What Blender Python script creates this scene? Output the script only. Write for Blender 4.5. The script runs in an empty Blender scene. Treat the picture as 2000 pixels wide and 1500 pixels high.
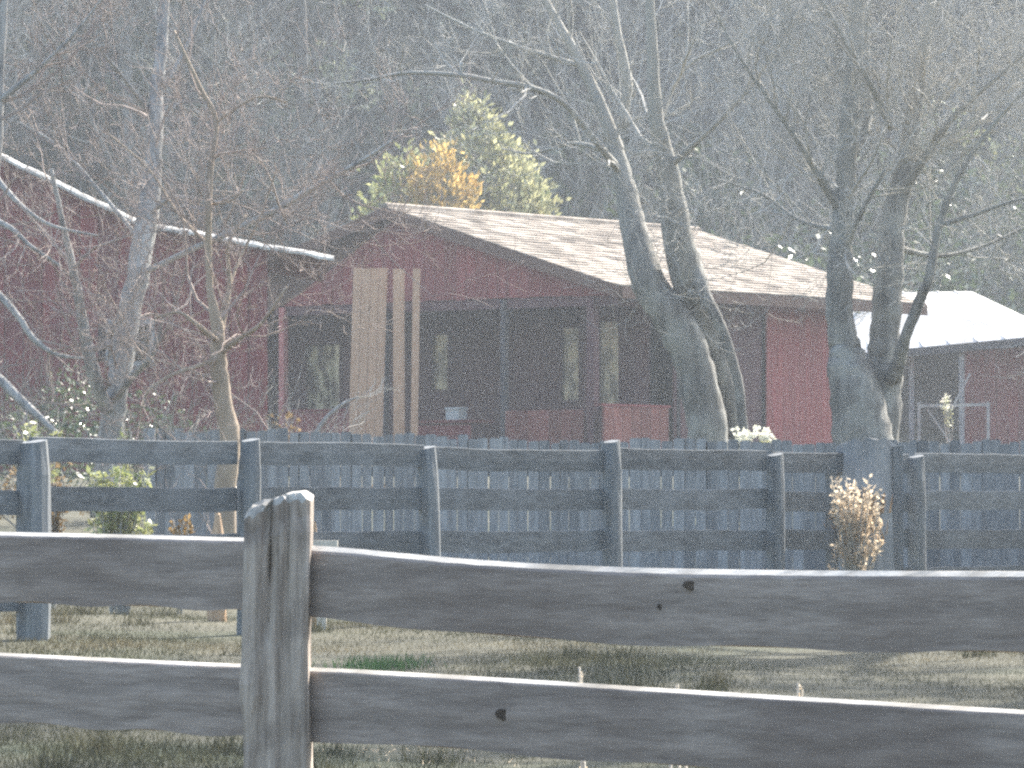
import bpy, math, random
import numpy as np
from mathutils import Vector, Matrix
rnd = random.Random(7)
S = bpy.context.scene
C = S.collection
# ------------------------------------------------------------------ camera
F = 9514.0                       # focal length in photo pixels (2000 wide)
EYE = 1.17
TH = math.atan(250.0 / F)
cam = bpy.data.cameras.new("camera")
cam.lens = 36.0 * F / 2000.0
cam.sensor_width = 36.0
cam.clip_start = 0.1
cam.clip_end = 3000
co = bpy.data.objects.new("camera", cam); C.objects.link(co)
co.location = (0, 0, EYE)
co.rotation_euler = (math.pi / 2 + TH, 0, 0)
S.camera = co
# ------------------------------------------------------------------ world, sun, exposure
SUN_EL, SUN_AZ = math.radians(41), math.radians(35)      # azimuth from +Y towards +X
w = bpy.data.worlds.new("World"); S.world = w; w.use_nodes = True
wn = w.node_tree
for n in list(wn.nodes): wn.nodes.remove(n)
sky = wn.nodes.new("ShaderNodeTexSky"); sky.sky_type = 'NISHITA'; sky.sun_disc = False
sky.sun_elevation = SUN_EL; sky.sun_rotation = SUN_AZ
sky.air_density = 1.3; sky.dust_density = 3.0; sky.ozone_density = 1.5
bg = wn.nodes.new("ShaderNodeBackground"); bg.inputs[1].default_value = 0.15
wo = wn.nodes.new("ShaderNodeOutputWorld")
wn.links.new(sky.outputs[0], bg.inputs[0]); wn.links.new(bg.outputs[0], wo.inputs[0])
sl = bpy.data.lights.new("sun", 'SUN'); sl.energy = 5.0; sl.angle = math.radians(0.5); sl.color = (1.0, 0.94, 0.84)
so = bpy.data.objects.new("sun", sl); C.objects.link(so)
sd = Vector((math.sin(SUN_AZ) * math.cos(SUN_EL), math.cos(SUN_AZ) * math.cos(SUN_EL), math.sin(SUN_EL)))
so.rotation_euler = sd.to_track_quat('Z', 'Y').to_euler()
so.location = (0, 0, 60)
S.view_settings.view_transform = 'Standard'; S.view_settings.look = 'None'
S.view_settings.exposure = 1.48; S.view_settings.gamma = 1.0
S.view_settings.use_curve_mapping = False
S.render.engine = 'CYCLES'
S.cycles.use_denoising = False
S.cycles.max_bounces = 6; S.cycles.diffuse_bounces = 3; S.cycles.glossy_bounces = 2
S.cycles.transmission_bounces = 3; S.cycles.volume_bounces = 1; S.cycles.transparent_max_bounces = 6
S.cycles.caustics_reflective = False; S.cycles.caustics_refractive = False
S.cycles.filter_width = 2.4

def P(x, y, Y):
    v = 750.0 - y
    yy = F * math.cos(TH) - v * math.sin(TH); zz = F * math.sin(TH) + v * math.cos(TH)
    k = Y / yy
    return Vector(((x - 1000.0) * k, Y, EYE + zz * k))

# ------------------------------------------------------------------ materials
MATS = {}
def hexc(c): return (c[0], c[1], c[2], 1.0)
def mat(name, c1, c2=None, scale=3.0, stretch=(1, 1, 1), rough=0.85, bump=0.0, detail=6, c3=None, c3scale=1.2,
        c3amt=0.5, rand=0.0, translucent=0.0, spec=0.3, lo=0.35, hi=0.65, island=0.0, pale=None, coords='Object', wave=None, metal=0.0, bscale=None):
    m = bpy.data.materials.new(name); m.use_nodes = True
    t = m.node_tree; N = t.nodes; L = t.links
    b = N['Principled BSDF']; b.inputs['Roughness'].default_value = rough
    b.inputs['Specular IOR Level'].default_value = spec; b.inputs['Metallic'].default_value = metal
    tc = N.new('ShaderNodeTexCoord'); mp = N.new('ShaderNodeMapping'); mp.inputs['Scale'].default_value = stretch
    oi = N.new('ShaderNodeObjectInfo')
    if rand > 0 or True:
        ad = N.new('ShaderNodeVectorMath'); ad.operation = 'ADD'
        ml = N.new('ShaderNodeMath'); ml.operation = 'MULTIPLY'; ml.inputs[1].default_value = 37.0
        L.new(oi.outputs['Random'], ml.inputs[0]); L.new(tc.outputs[coords], ad.inputs[0]); L.new(ml.outputs[0], ad.inputs[1])
        L.new(ad.outputs[0], mp.inputs[0])
    nz = N.new('ShaderNodeTexNoise'); nz.inputs['Scale'].default_value = scale; nz.inputs['Detail'].default_value = detail
    nz.inputs['Roughness'].default_value = 0.65
    L.new(mp.outputs[0], nz.inputs['Vector'])
    rp = N.new('ShaderNodeMapRange'); rp.inputs[1].default_value = lo; rp.inputs[2].default_value = hi
    L.new(nz.outputs[0], rp.inputs[0])
    mx = N.new('ShaderNodeMix'); mx.data_type = 'RGBA'
    mx.inputs[6].default_value = hexc(c1); mx.inputs[7].default_value = hexc(c2 or c1)
    L.new(rp.outputs[0], mx.inputs[0]); col = mx.outputs[2]
    height = nz.outputs[0]
    if wave:
        wv = N.new('ShaderNodeTexWave'); wv.wave_type = 'BANDS'; wv.bands_direction = wave[0]
        wv.inputs['Scale'].default_value = wave[1]; wv.inputs['Distortion'].default_value = wave[2]
        wv.inputs['Detail'].default_value = 3; wv.inputs['Detail Scale'].default_value = wave[3]
        mp2 = N.new('ShaderNodeMapping'); mp2.inputs['Scale'].default_value = wave[4]
        L.new(ad.outputs[0], mp2.inputs[0]); L.new(mp2.outputs[0], wv.inputs[0])
        m4 = N.new('ShaderNodeMix'); m4.data_type = 'RGBA'; m4.blend_type = 'MULTIPLY'; m4.inputs[0].default_value = wave[5]
        L.new(col, m4.inputs[6]); L.new(wv.outputs[0], m4.inputs[7]); col = m4.outputs[2]
        hm = N.new('ShaderNodeMath'); hm.operation = 'MULTIPLY_ADD'; hm.inputs[1].default_value = 0.5
        L.new(wv.outputs[1], hm.inputs[0]); L.new(nz.outputs[0], hm.inputs[2]); height = hm.outputs[0]
    if c3:
        n2 = N.new('ShaderNodeTexNoise'); n2.inputs['Scale'].default_value = c3scale; n2.inputs['Detail'].default_value = 4
        L.new(ad.outputs[0], n2.inputs['Vector'])
        r2 = N.new('ShaderNodeMapRange'); r2.inputs[1].default_value = 0.5; r2.inputs[2].default_value = 0.66; r2.inputs[4].default_value = c3amt
        L.new(n2.outputs[0], r2.inputs[0])
        m2 = N.new('ShaderNodeMix'); m2.data_type = 'RGBA'; m2.inputs[7].default_value = hexc(c3)
        L.new(r2.outputs[0], m2.inputs[0]); L.new(col, m2.inputs[6]); col = m2.outputs[2]
    if pale:                                     # colour grows paler up the limbs, painting in sunlit highlights
        sx_ = N.new('ShaderNodeSeparateXYZ'); L.new(tc.outputs['Object'], sx_.inputs[0])
        r5 = N.new('ShaderNodeMapRange'); r5.inputs[1].default_value = pale[0]; r5.inputs[2].default_value = pale[1]; r5.inputs[4].default_value = .8
        L.new(sx_.outputs[2], r5.inputs[0])
        m5 = N.new('ShaderNodeMix'); m5.data_type = 'RGBA'; m5.inputs[7].default_value = hexc(pale[2]); L.new(r5.outputs[0], m5.inputs[0]); L.new(col, m5.inputs[6]); col = m5.outputs[2]
    if rand > 0 or island > 0:
        src = oi.outputs['Random']; amt = rand
        if island > 0:
            g = N.new('ShaderNodeNewGeometry'); src = g.outputs['Random Per Island']; amt = island
        r3 = N.new('ShaderNodeMapRange'); r3.inputs[3].default_value = 1 - amt; r3.inputs[4].default_value = 1 + amt
        L.new(src, r3.inputs[0])
        hs = N.new('ShaderNodeHueSaturation'); L.new(r3.outputs[0], hs.inputs['Value']); L.new(col, hs.inputs['Color']); col = hs.outputs[0]
    L.new(col, b.inputs['Base Color'])
    if bump > 0:
        bp = N.new('ShaderNodeBump'); bp.inputs['Strength'].default_value = min(1, bump); bp.inputs['Distance'].default_value = bscale or 0.01
        L.new(height, bp.inputs['Height']); L.new(bp.outputs[0], b.inputs['Normal'])
    if translucent > 0:
        tr = N.new('ShaderNodeBsdfTranslucent'); L.new(col, tr.inputs[0])
        ms = N.new('ShaderNodeMixShader'); ms.inputs[0].default_value = translucent
        out = N['Material Output']
        L.new(b.outputs[0], ms.inputs[1]); L.new(tr.outputs[0], ms.inputs[2]); L.new(ms.outputs[0], out.inputs[0])
    MATS[name] = m
    return m

mat('rail_wood', (.25, .205, .18), (.45, .385, .345), 2.2, (1.0, 10, 60), .85, .35, c3=(.15, .115, .10), c3scale=1.6, c3amt=.5, lo=.28, hi=.72,
    wave=('Z', 4.0, 7.0, 1.0, (.3, 1, 1.2), .25), bscale=.003, rand=.05)
mat('post_wood', (.22, .18, .15), (.52, .45, .39), 2.2, (22, 22, 1.3), .85, .9, c3=(.10, .08, .07), c3scale=6, c3amt=.6, bscale=.008)
mat('cut_wood_lit_edge', (.34, .32, .29), (.62, .60, .56), 9, (.5, 1, 1), .8, .5, c3=(.20, .18, .15), c3scale=5, c3amt=.7)  # pale post tops; on rails, the sunlit top strip painted in
mat('fence_grey', (.085, .094, .102), (.165, .18, .192), 2.0, (1.5, 4, 14), .9, .4, c3=(.19, .21, .23), c3scale=2.6, c3amt=.55, rand=.18)
mat('fence_post_grey', (.12, .128, .135), (.23, .245, .255), 2.0, (12, 12, 1.6), .9, .4, c3=(.17, .185, .20), c3scale=3, c3amt=.6, rand=.15)
mat('picket_grey', (.20, .205, .215), (.36, .37, .38), 2.0, (14, 5, 1.2), .9, .4, c3=(.15, .16, .17), c3scale=1.6, c3amt=.7, rand=.2)
mat('bark_grey', (.13, .13, .13), (.42, .41, .39), 16, (1, 1, .16), .9, 1.0, c3=(.48, .47, .44), c3scale=2.6, c3amt=.7, bscale=.02)
mat('bark_dark', (.095, .095, .09), (.27, .26, .24), 14, (1, 1, .16), .9, 1.0, c3=(.36, .36, .33), c3scale=3.2, c3amt=.7, bscale=.03, pale=(2.2, 5.0, (.42, .41, .37)))
mat('bark_tan', (.22, .165, .12), (.42, .34, .26), 5, (1, 1, .3), .9, .8, c3=(.36, .29, .2), c3scale=2, c3amt=.5, bscale=.015)
mat('twig_grey', (.32, .31, .28), (.52, .50, .46), 2, (1, 1, 1), .9)
mat('twig_red', (.22, .17, .15), (.40, .33, .29), 2, (1, 1, 1), .9)
mat('bark_hill', (.09, .085, .075), (.22, .205, .185), 4, (1, 1, .4), .9, .6, rand=.35)
mat('twig_hill', (.18, .17, .15), (.40, .38, .34), 1.0, (1, 1, 1), .9, rand=.3)
mat('needles', (.03, .05, .025), (.08, .105, .05), 1.3, (1, 1, 1), .75, translucent=.25, island=.35)
mat('broadleaf', (.03, .055, .025), (.10, .13, .06), 1.0, (1, 1, 1), .3, translucent=.3, spec=.9, island=.5)
mat('dry_leaf', (.16, .10, .04), (.30, .20, .08), 1.5, (1, 1, 1), .6, translucent=.35, island=.4)
mat('hill_leaf', (.12, .16, .10), (.46, .48, .34), 2.2, (1, 1, 1), .4, translucent=.4, spec=.6, island=.5, rand=.3)
mat('yellow_leaf', (.40, .27, .08), (.70, .52, .20), 1.5, (1, 1, 1), .5, translucent=.4, island=.45)
mat('olive_leaf', (.07, .10, .04), (.68, .64, .36), 4.5, (1, 1, 1), .35, translucent=.35, spec=.8, island=.5)  # pale tone paints yellow-white highlights into the dark green
mat('pale_green_leaf', (.24, .28, .10), (.58, .56, .28), 2, (1, 1, 1), .4, translucent=.3, spec=.6, island=.35)
mat('red_siding', (.20, .042, .042), (.31, .07, .068), 2.2, (8, 8, .6), .8, .3, c3=(.17, .045, .042), c3scale=1.3, c3amt=.6, rand=.10)
mat('barn_red', (.15, .030, .034), (.25, .048, .050), 2.2, (8, 8, .6), .85, .3, c3=(.12, .042, .045), c3scale=.8, c3amt=.6, rand=.12)
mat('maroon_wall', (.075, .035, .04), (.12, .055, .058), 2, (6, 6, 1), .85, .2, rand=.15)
mat('brown_trim', (.10, .055, .042), (.16, .09, .065), 3, (2, 2, 2), .8, .2)
mat('pink_trim', (.42, .12, .11), (.55, .20, .18), 6, (2, 2, 1), .7)
mat('dark_grey_paint', (.05, .05, .055), (.09, .085, .09), 4, (1, 1, 1), .8)
mat('pale_grey_paint', (.22, .22, .23), (.38, .38, .38), 4, (1, 1, 1), .7)
mat('shingle', (.20, .165, .135), (.44, .38, .315), 2.6, (1, 1, 1), .95, .4, c3=(.13, .105, .085), c3scale=1.6, c3amt=.8, island=.25)
mat('pale_metal', (.64, .61, .57), (.78, .755, .72), 1.2, (1, 1, 1), .6, .1, c3=(.40, .37, .33), c3scale=.9, c3amt=.6, spec=.4)
mat('edge_trim', (.30, .29, .27), (.66, .64, .60), 2.5, (1, 1, 1), .7, .2, c3=(.10, .095, .085), c3scale=2.0, c3amt=.95)  # dark patches paint the twig shadows that break the pale edge
mat('new_wood', (.40, .235, .135), (.55, .345, .21), 2.2, (14, 14, .5), .7, .2, rand=.12)
mat('brick', (.17, .058, .05), (.25, .088, .07), 6, (1, 1, 1), .9, .4, rand=.25)
mat('mortar', (.16, .11, .10), (.22, .16, .14), 9, (1, 1, 1), .95)
mat('painted_reflection', (.08, .07, .05), (.80, .70, .46), 7, (1, 1, .55), .8, c3=(.06, .05, .045), c3scale=3.0, c3amt=.8, lo=.44, hi=.54)  # mottled tan stands for sunlit foliage reflected in the panes
mat('white_plastic', (.45, .47, .46), (.55, .57, .56), 5, (1, 1, 1), .5)
mat('torn_wood', (.42, .26, .15), (.66, .48, .32), 5, (4, 4, .7), .8, .4)
mat('tan_leaf_lit_patch', (.58, .47, .34), (.78, .67, .52), 3, (1, 1, 1), .7, translucent=.5, island=.25)  # weed leaves; also colours the painted sunlit patch on the grass
mat('petal', (.75, .74, .62), (.82, .81, .72), 8, (1, 1, 1), .6, translucent=.3)
mat('dry_board', (.55, .50, .42), (.68, .63, .55), 5, (2, 2, 2), .8)
mat('grass', (.05, .055, .03), (.105, .10, .06), .55, (1, 1, 1), .8, translucent=.35, island=.45, c3=(.20, .155, .09), c3scale=.4, c3amt=.6)
mat('green_tuft', (.04, .09, .03), (.07, .14, .05), 3, (1, 1, 1), .6, translucent=.3, island=.3)
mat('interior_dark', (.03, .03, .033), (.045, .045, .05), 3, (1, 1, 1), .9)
gm = bpy.data.materials.new('window_glass'); gm.use_nodes = True
gt = gm.node_tree; gt.nodes.remove(gt.nodes['Principled BSDF']); g1 = gt.nodes.new('ShaderNodeBsdfTransparent'); g2 = gt.nodes.new('ShaderNodeBsdfGlossy'); g2.inputs['Roughness'].default_value = .05
g3 = gt.nodes.new('ShaderNodeMixShader'); g4 = gt.nodes.new('ShaderNodeFresnel'); g4.inputs[0].default_value = 1.36
gt.links.new(g4.outputs[0], g3.inputs[0]); gt.links.new(g1.outputs[0], g3.inputs[1]); gt.links.new(g2.outputs[0], g3.inputs[2]); gt.links.new(g3.outputs[0], gt.nodes['Material Output'].inputs[0])
MATS['window_glass'] = gm
# ground: grass near, leaf litter further up
g_ = mat('ground', (.045, .046, .03), (.085, .08, .052), .9, (1, 1, 1), .95, .5, detail=10, c3=(.04, .055, .025), c3scale=.35, c3amt=.8, bscale=.04)

# ------------------------------------------------------------------ mesh helpers
class MB:
    def __init__(s): s.v = []; s.f = []; s.mi = []; s.cur = 0
    def box(s, c, d, R=None):
        x, y, z = d[0] / 2, d[1] / 2, d[2] / 2
        n = len(s.v); c = Vector(c)
        for a in ((-x, -y, -z), (x, -y, -z), (x, y, -z), (-x, y, -z), (-x, -y, z), (x, -y, z), (x, y, z), (-x, y, z)):
            q = Vector(a)
            if R: q = R @ q
            s.v.append(c + q)
        for f in ((0, 3, 2, 1), (4, 5, 6, 7), (0, 1, 5, 4), (1, 2, 6, 5), (2, 3, 7, 6), (3, 0, 4, 7)):
            s.f.append(tuple(n + i for i in f)); s.mi.append(s.cur)
    def prism(s, poly, off):            # poly: list of Vectors (planar), extruded by off
        n = len(s.v); k = len(poly); off = Vector(off)
        s.v += [Vector(p) for p in poly] + [Vector(p) + off for p in poly]
        s.f.append(tuple(range(n, n + k))[::-1]); s.f.append(tuple(range(n + k, n + 2 * k)))
        for i in range(k):
            j = (i + 1) % k; s.f.append((n + i, n + j, n + k + j, n + k + i))
        s.mi += [s.cur] * (k + 2)
    def sweep(s, path, sections, caps=True):     # rings given directly
        n = len(s.v); k = len(sections[0])
        for r in sections: s.v += r
        for a in range(len(sections) - 1):
            for i in range(k):
                j = (i + 1) % k
                s.f.append((n + a * k + i, n + a * k + j, n + (a + 1) * k + j, n + (a + 1) * k + i)); s.mi.append(s.cur)
        if caps:
            s.f.append(tuple(range(n, n + k))[::-1]); e = n + (len(sections) - 1) * k; s.f.append(tuple(range(e, e + k))); s.mi += [s.cur] * 2
    def tube(s, pts, rad, sides=5, knob=0.0):
        n = len(s.v); m = len(pts); ref = None; k = sides
        cs = [(math.cos(2 * math.pi * i / k), math.sin(2 * math.pi * i / k)) for i in range(k)]
        for a in range(m):
            if a == 0: t = pts[1] - pts[0]
            elif a == m - 1: t = pts[-1] - pts[-2]
            else: t = pts[a + 1] - pts[a - 1]
            if t.length < 1e-9: t = Vector((0, 0, 1))
            t.normalize()
            if ref is None: ref = t.orthogonal()
            ref = ref - t * ref.dot(t)
            if ref.length < 1e-6: ref = t.orthogonal()
            ref.normalize(); b = t.cross(ref)
            r = rad[a]; p = pts[a]
            for c, q in cs:
                rr = r * (1 + (rnd.uniform(-knob, knob) if knob else 0))
                s.v.append((p.x + (ref.x * c + b.x * q) * rr, p.y + (ref.y * c + b.y * q) * rr, p.z + (ref.z * c + b.z * q) * rr))
        for a in range(m - 1):
            o = n + a * k
            for i in range(k):
                j = (i + 1) % k
                s.f.append((o + i, o + j, o + k + j, o + k + i)); s.mi.append(s.cur)
        if sides > 3:
            s.f.append(tuple(range(n, n + k))[::-1]); e = n + (m - 1) * k; s.f.append(tuple(range(e, e + k))); s.mi += [s.cur] * 2
    def leaf(s, p, d, n_, L, W):
        sd_ = d.cross(n_)
        if sd_.length < 1e-5: sd_ = d.orthogonal()
        sd_.normalize(); a = len(s.v)
        s.v += [p, p + d * L * .5 + sd_ * W * .5, p + d * L, p + d * L * .5 - sd_ * W * .5]
        s.f.append((a, a + 1, a + 2, a + 3)); s.mi.append(s.cur)
    def mesh(s, name, mats, smooth=False, origin=None):
        me = bpy.data.meshes.new(name)
        v = s.v
        if origin is not None:
            o = Vector(origin); v = [(q[0] - o.x, q[1] - o.y, q[2] - o.z) for q in v]
        me.from_pydata([tuple(q) for q in v], [], s.f)
        if isinstance(mats, str): mats = [mats]
        for m in mats: me.materials.append(MATS[m])
        if len(mats) > 1: me.polygons.foreach_set('material_index', s.mi)
        if smooth: me.polygons.foreach_set('use_smooth', [True] * len(s.f))
        me.update()
        return me
def link(name, me, parent=None, loc=None, rot=None, label=None):
    o = bpy.data.objects.new(name, me); C.objects.link(o)
    if parent: o.parent = parent
    if loc is not None: o.location = loc
    if rot is not None: o.rotation_euler = rot
    if label: o['label'] = label
    return o
def thing(name, label, cat, loc=(0, 0, 0), group=None, rz=0):
    o = bpy.data.objects.new(name, None); C.objects.link(o); o.empty_display_size = .2
    o.location = loc; o.rotation_euler = (0, 0, rz); o['label'] = label; o['category'] = cat
    if group: o['group'] = group
    return o
def tag(o, label, cat, group=None):
    o['label'] = label; o['category'] = cat
    if group: o['group'] = group
    return o
def part(name, mb, mats, root, smooth=False, label=None, kind=None):
    o = link(name, mb.mesh(name, mats, smooth, origin=root.matrix_world.translation if False else root.location), root, label=label)
    if kind: o['kind'] = kind
    return o
def copy_thing(src, loc, rz, scale, label, group=None):
    r = src.copy(); C.objects.link(r); r.location = loc; r.rotation_euler = (0, 0, rz); r.scale = (scale,) * 3
    r['label'] = label
    if group: r['group'] = group
    for ch in src.children:
        c = ch.copy(); C.objects.link(c); c.parent = r
    return r

# ------------------------------------------------------------------ terrain
def smooth01(t): t = max(0, min(1, t)); return t * t * (3 - 2 * t)
KN = [(-60, 0), (0, 0), (11, 0), (28, .42), (39, .55), (58, 1.55), (70, 1.9), (82, 2.0), (92, 3.0), (110, 9), (150, 27), (185, 40), (230, 47), (400, 50), (900, 50), (2600, 50)]
def gz(x, y):
    for (a, za), (b, zb) in zip(KN, KN[1:]):
        if y <= b:
            z = za + (zb - za) * max(0, (y - a)) / (b - a); break
    else: z = KN[-1][1]
    if y > 82: z += (math.sin(x * .05 + 1) + math.sin(x * .13)) * min(1, (y - 82) / 60) * 1.5
    z += .03 * math.sin(x * 1.7 + y * .9) * math.sin(y * .7 - x * .4) if y > 11 else .015 * math.sin(x * 1.7 + y)
    return z
def grid():
    xs = sorted(set([-2000, -900, -400, -200, -120, -80] + [i * 1.0 for i in range(-50, 51)] + [80, 120, 200, 400, 900, 2000]))
    ys = [-60, -30, -10] + [i * .6 for i in range(0, 160)] + [96 + i * 4 for i in range(0, 40)] + [280, 320, 400, 550, 900, 1500, 2600]
    v = [(x, y, gz(x, y)) for y in ys for x in xs]
    n = len(xs); f = [(j * n + i, j * n + i + 1, (j + 1) * n + i + 1, (j + 1) * n + i) for j in range(len(ys) - 1) for i in range(n - 1)]
    me = bpy.data.meshes.new('ground'); me.from_pydata(v, [], f); me.materials.append(MATS['ground'])
    me.polygons.foreach_set('use_smooth', [True] * len(f)); me.update()
    o = link('ground', me); o['kind'] = 'structure'
grid()

# ------------------------------------------------------------------ house
U = Vector((-.785, .62, 0)).normalized(); V = Vector((.62, .785, 0)).normalized()
HP = P(755, 405, 73)                     # gable peak
HPZ = HP.z; HW = 4.4; EZ = 4.43
HC = HP - U * HW; HC.z = 0               # near eave corner on plan
HGZ = 1.85
def H(u, v, z): return Vector((HC.x + U.x * u + V.x * v, HC.y + U.y * u + V.y * v, z))
RL = 7.95
house = thing('house', 'long low red house with brown shingled roof and open porch, tan boards leaning against it', 'house', H(3, 3, HGZ))
def roofz(u): return EZ + (HPZ - EZ) * (1 - abs(u - HW) / HW)
# roof deck and shingles
rb = MB()
for (ua, ub) in ((0, HW), (2 * HW, HW)):
    rb.prism([H(ua, 0, roofz(ua) - .09), H(ub, 0, HPZ - .09), H(ub, 0, HPZ - .01), H(ua, 0, roofz(ua) - .01)], V * RL)
roof = part('roof', rb, 'brown_trim', house)
sb = MB()
nc = 26
RE = RL - .02
for side in (0, 1):
    for c in range(nc):
        f0 = c / nc; f1 = (c + 1.25) / nc
        f1 = min(f1, 1)
        vv = -0.05 + (-.15 if c % 2 else 0)
        while vv < RE:
            wd = rnd.choice((.22, .3, .36)); a = max(vv, -.04); b = min(vv + wd - .006, RE)
            if b > a + .02:
                th = .016 + rnd.uniform(0, .012)
                u0, u1 = f0 * HW, f1 * HW
                if side: u0, u1 = 2 * HW - u0, 2 * HW - u1
                z0, z1 = roofz(u0) + .004, roofz(u1) + .001
                e = -.03 + rnd.uniform(-.01, .01) if c == 0 else rnd.uniform(-.012, .012)
                if side: e = -e
                n = len(sb.v)
                sb.v += [H(u0 + e, a, z0), H(u0 + e, b, z0), H(u1, b, z1), H(u1, a, z1),
                         H(u0 + e, a, z0 + th), H(u0 + e, b, z0 + th), H(u1, b, z1 + .004), H(u1, a, z1 + .004)]
                for f in ((0, 3, 2, 1), (4, 5, 6, 7), (0, 1, 5, 4), (1, 2, 6, 5), (2, 3, 7, 6), (3, 0, 4, 7)): sb.f.append(tuple(n + i for i in f)); sb.mi.append(0)
            vv += wd
o = link('shingles', sb.mesh('shingles', 'shingle', origin=house.location), roof); o['kind'] = 'stuff'
rc = MB(); rc.tube([H(HW, -.04, HPZ + .015), H(HW, RL, HPZ + .015)], [.06, .06], 6)
link('ridge_cap', rc.mesh('ridge_cap', 'shingle', origin=house.location), roof)
# rake and eave fascia
for (ua, ub) in ((0, HW), (2 * HW, HW)):
    for (va) in (-.045, RL + .003):
        m = MB(); m.prism([H(ua, va, roofz(ua) - .17), H(ub, va, HPZ - .17), H(ub, va, HPZ - .0), H(ua, va, roofz(ua) - .0)], V * .04)
        part('fascia_board', m, 'brown_trim', house)
for ua in (-.043, 2 * HW + .003):
    m = MB(); m.prism([H(ua, 0, EZ - .17), H(ua, RL, EZ - .17), H(ua, RL, EZ - .005), H(ua, 0, EZ - .005)], U * .04)
    part('fascia_board', m, 'brown_trim', house)
# gable siding boards (red), one by one
GV = .22
GL, GR, GB = 6.62, .25, 4.33
def gtop(u):
    if u <= HW: return roofz(u) - .17
    return HPZ - .17 - (HPZ - .17 - GB) * (u - HW) / (GL - HW)
u = GR; bw = .2
while u < GL:
    ub = min(u + bw, GL); q = []
    t0, t1 = gtop(u + .005), gtop(ub - .005)
    zb = GB - .02 * rnd.random()
    if max(t0, t1) > zb + .02:
        poly = [H(u + .005, GV, zb), H(ub - .005, GV, zb), H(ub - .005, GV, max(t1, zb + .005)), H(u + .005, GV, max(t0, zb + .005))]
        if u < HW < ub: poly.insert(3, H(HW, GV, gtop(HW)))
        m = MB(); m.prism(poly, V * (.024 + .004 * rnd.random())); part('siding_board', m, 'red_siding', house)
    u += bw
m = MB(); m.prism([H(.1, GV + .05, GB), H(2 * HW - .1, GV + .05, GB), H(2 * HW - .1, GV + .05, EZ - .08), H(HW, GV + .05, HPZ - .12), H(.1, GV + .05, EZ - .08)], V * .04)
part('gable_sheathing', m, 'brown_trim', house)
# header beams
m = MB(); m.prism([H(.2, GV - .02, GB - .16), H(6.8, GV - .02, GB - .16), H(6.8, GV - .02, GB - .025), H(.2, GV - .02, GB - .025)], V * .12); part('porch_header', m, 'maroon_wall', house)
m = MB(); m.prism([H(.4, GV + .11, GB - .16), H(.4, 4.2, GB - .16), H(.4, 4.2, GB - .03), H(.4, GV + .11, GB - .03)], U * .12); part('porch_header', m, 'maroon_wall', house)
# porch ceiling and floor
m = MB(); m.box(H(4.4, 3.5, GB + .02), (.1, .1, .1)); 
m = MB(); m.prism([H(.3, .3, GB), H(8.5, .3, GB), H(8.5, 6.2, GB), H(.3, 6.2, GB)], (0, 0, .03)); part('ceiling', m, 'maroon_wall', house)
m = MB(); m.prism([H(.3, .05, HGZ - .2), H(8.5, .05, HGZ - .2), H(8.5, 6.2, HGZ - .2), H(.3, 6.2, HGZ - .2)], (0, 0, .3)); part('porch_floor', m, 'dark_grey_paint', house)
# porch back wall with openings (v = 2)
BV = 2.0
WIN = [(1.53, 1.93, 2.72, 4.02), (2.28, 2.62, 2.85, 3.95), (4.82, 5.15, 3.05, 3.9), (.55, .98, 1.95, 4.15), (7.0, 7.7, 2.6, 3.8)]
def wall_boards(name, u0, u1, v0, v1, z0, z1, holes, matn, bw, th=.03):
    # holes in terms of the running coordinate s
    a = Vector((H(u0, v0, 0))); b = H(u1, v1, 0); Ls = (b - a).length; d = (b - a).normalized(); nrm = Vector((-d.y, d.x, 0))
    s = 0
    cuts = sorted(set([0, Ls] + [h[0] for h in holes] + [h[1] for h in holes]))
    for c0, c1 in zip(cuts, cuts[1:]):
        n = max(1, round((c1 - c0) / bw)); w_ = (c1 - c0) / n
        for i in range(n):
            s0 = c0 + i * w_; s1 = s0 + w_; mid = (s0 + s1) / 2
            spans = [(z0, z1)]
            for h in holes:
                if h[0] < mid < h[1]: spans = [(z0, h[2]), (h[3], z1)]
            for (za, zb) in spans:
                if zb - za < .03: continue
                m = MB(); p0 = a + d * (s0 + .004); p1 = a + d * (s1 - .004); t = th + .004 * rnd.random()
                m.prism([Vector((p0.x, p0.y, za)), Vector((p1.x, p1.y, za)), Vector((p1.x, p1.y, zb)), Vector((p0.x, p0.y, zb))], nrm * -t)
                part(name, m, matn, house)
    # backing
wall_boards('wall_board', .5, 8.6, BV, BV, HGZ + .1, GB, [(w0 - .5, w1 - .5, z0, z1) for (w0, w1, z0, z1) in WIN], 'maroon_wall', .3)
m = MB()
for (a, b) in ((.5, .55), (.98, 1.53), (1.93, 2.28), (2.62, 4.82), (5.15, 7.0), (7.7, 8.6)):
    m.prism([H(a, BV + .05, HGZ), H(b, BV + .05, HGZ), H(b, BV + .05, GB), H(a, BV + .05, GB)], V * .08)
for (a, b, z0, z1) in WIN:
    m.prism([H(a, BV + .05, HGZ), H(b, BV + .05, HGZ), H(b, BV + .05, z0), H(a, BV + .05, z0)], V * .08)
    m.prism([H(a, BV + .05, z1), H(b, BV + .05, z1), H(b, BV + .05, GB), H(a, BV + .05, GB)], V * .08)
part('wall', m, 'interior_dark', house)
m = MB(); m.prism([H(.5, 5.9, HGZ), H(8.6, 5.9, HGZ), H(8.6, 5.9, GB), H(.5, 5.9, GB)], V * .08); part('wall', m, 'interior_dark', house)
m = MB(); m.prism([H(8.5, .4, HGZ), H(8.5, 6.1, HGZ), H(8.5, 6.1, EZ - .1), H(8.5, .4, EZ - .1)], U * .08); part('wall', m, 'barn_red', house)
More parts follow.
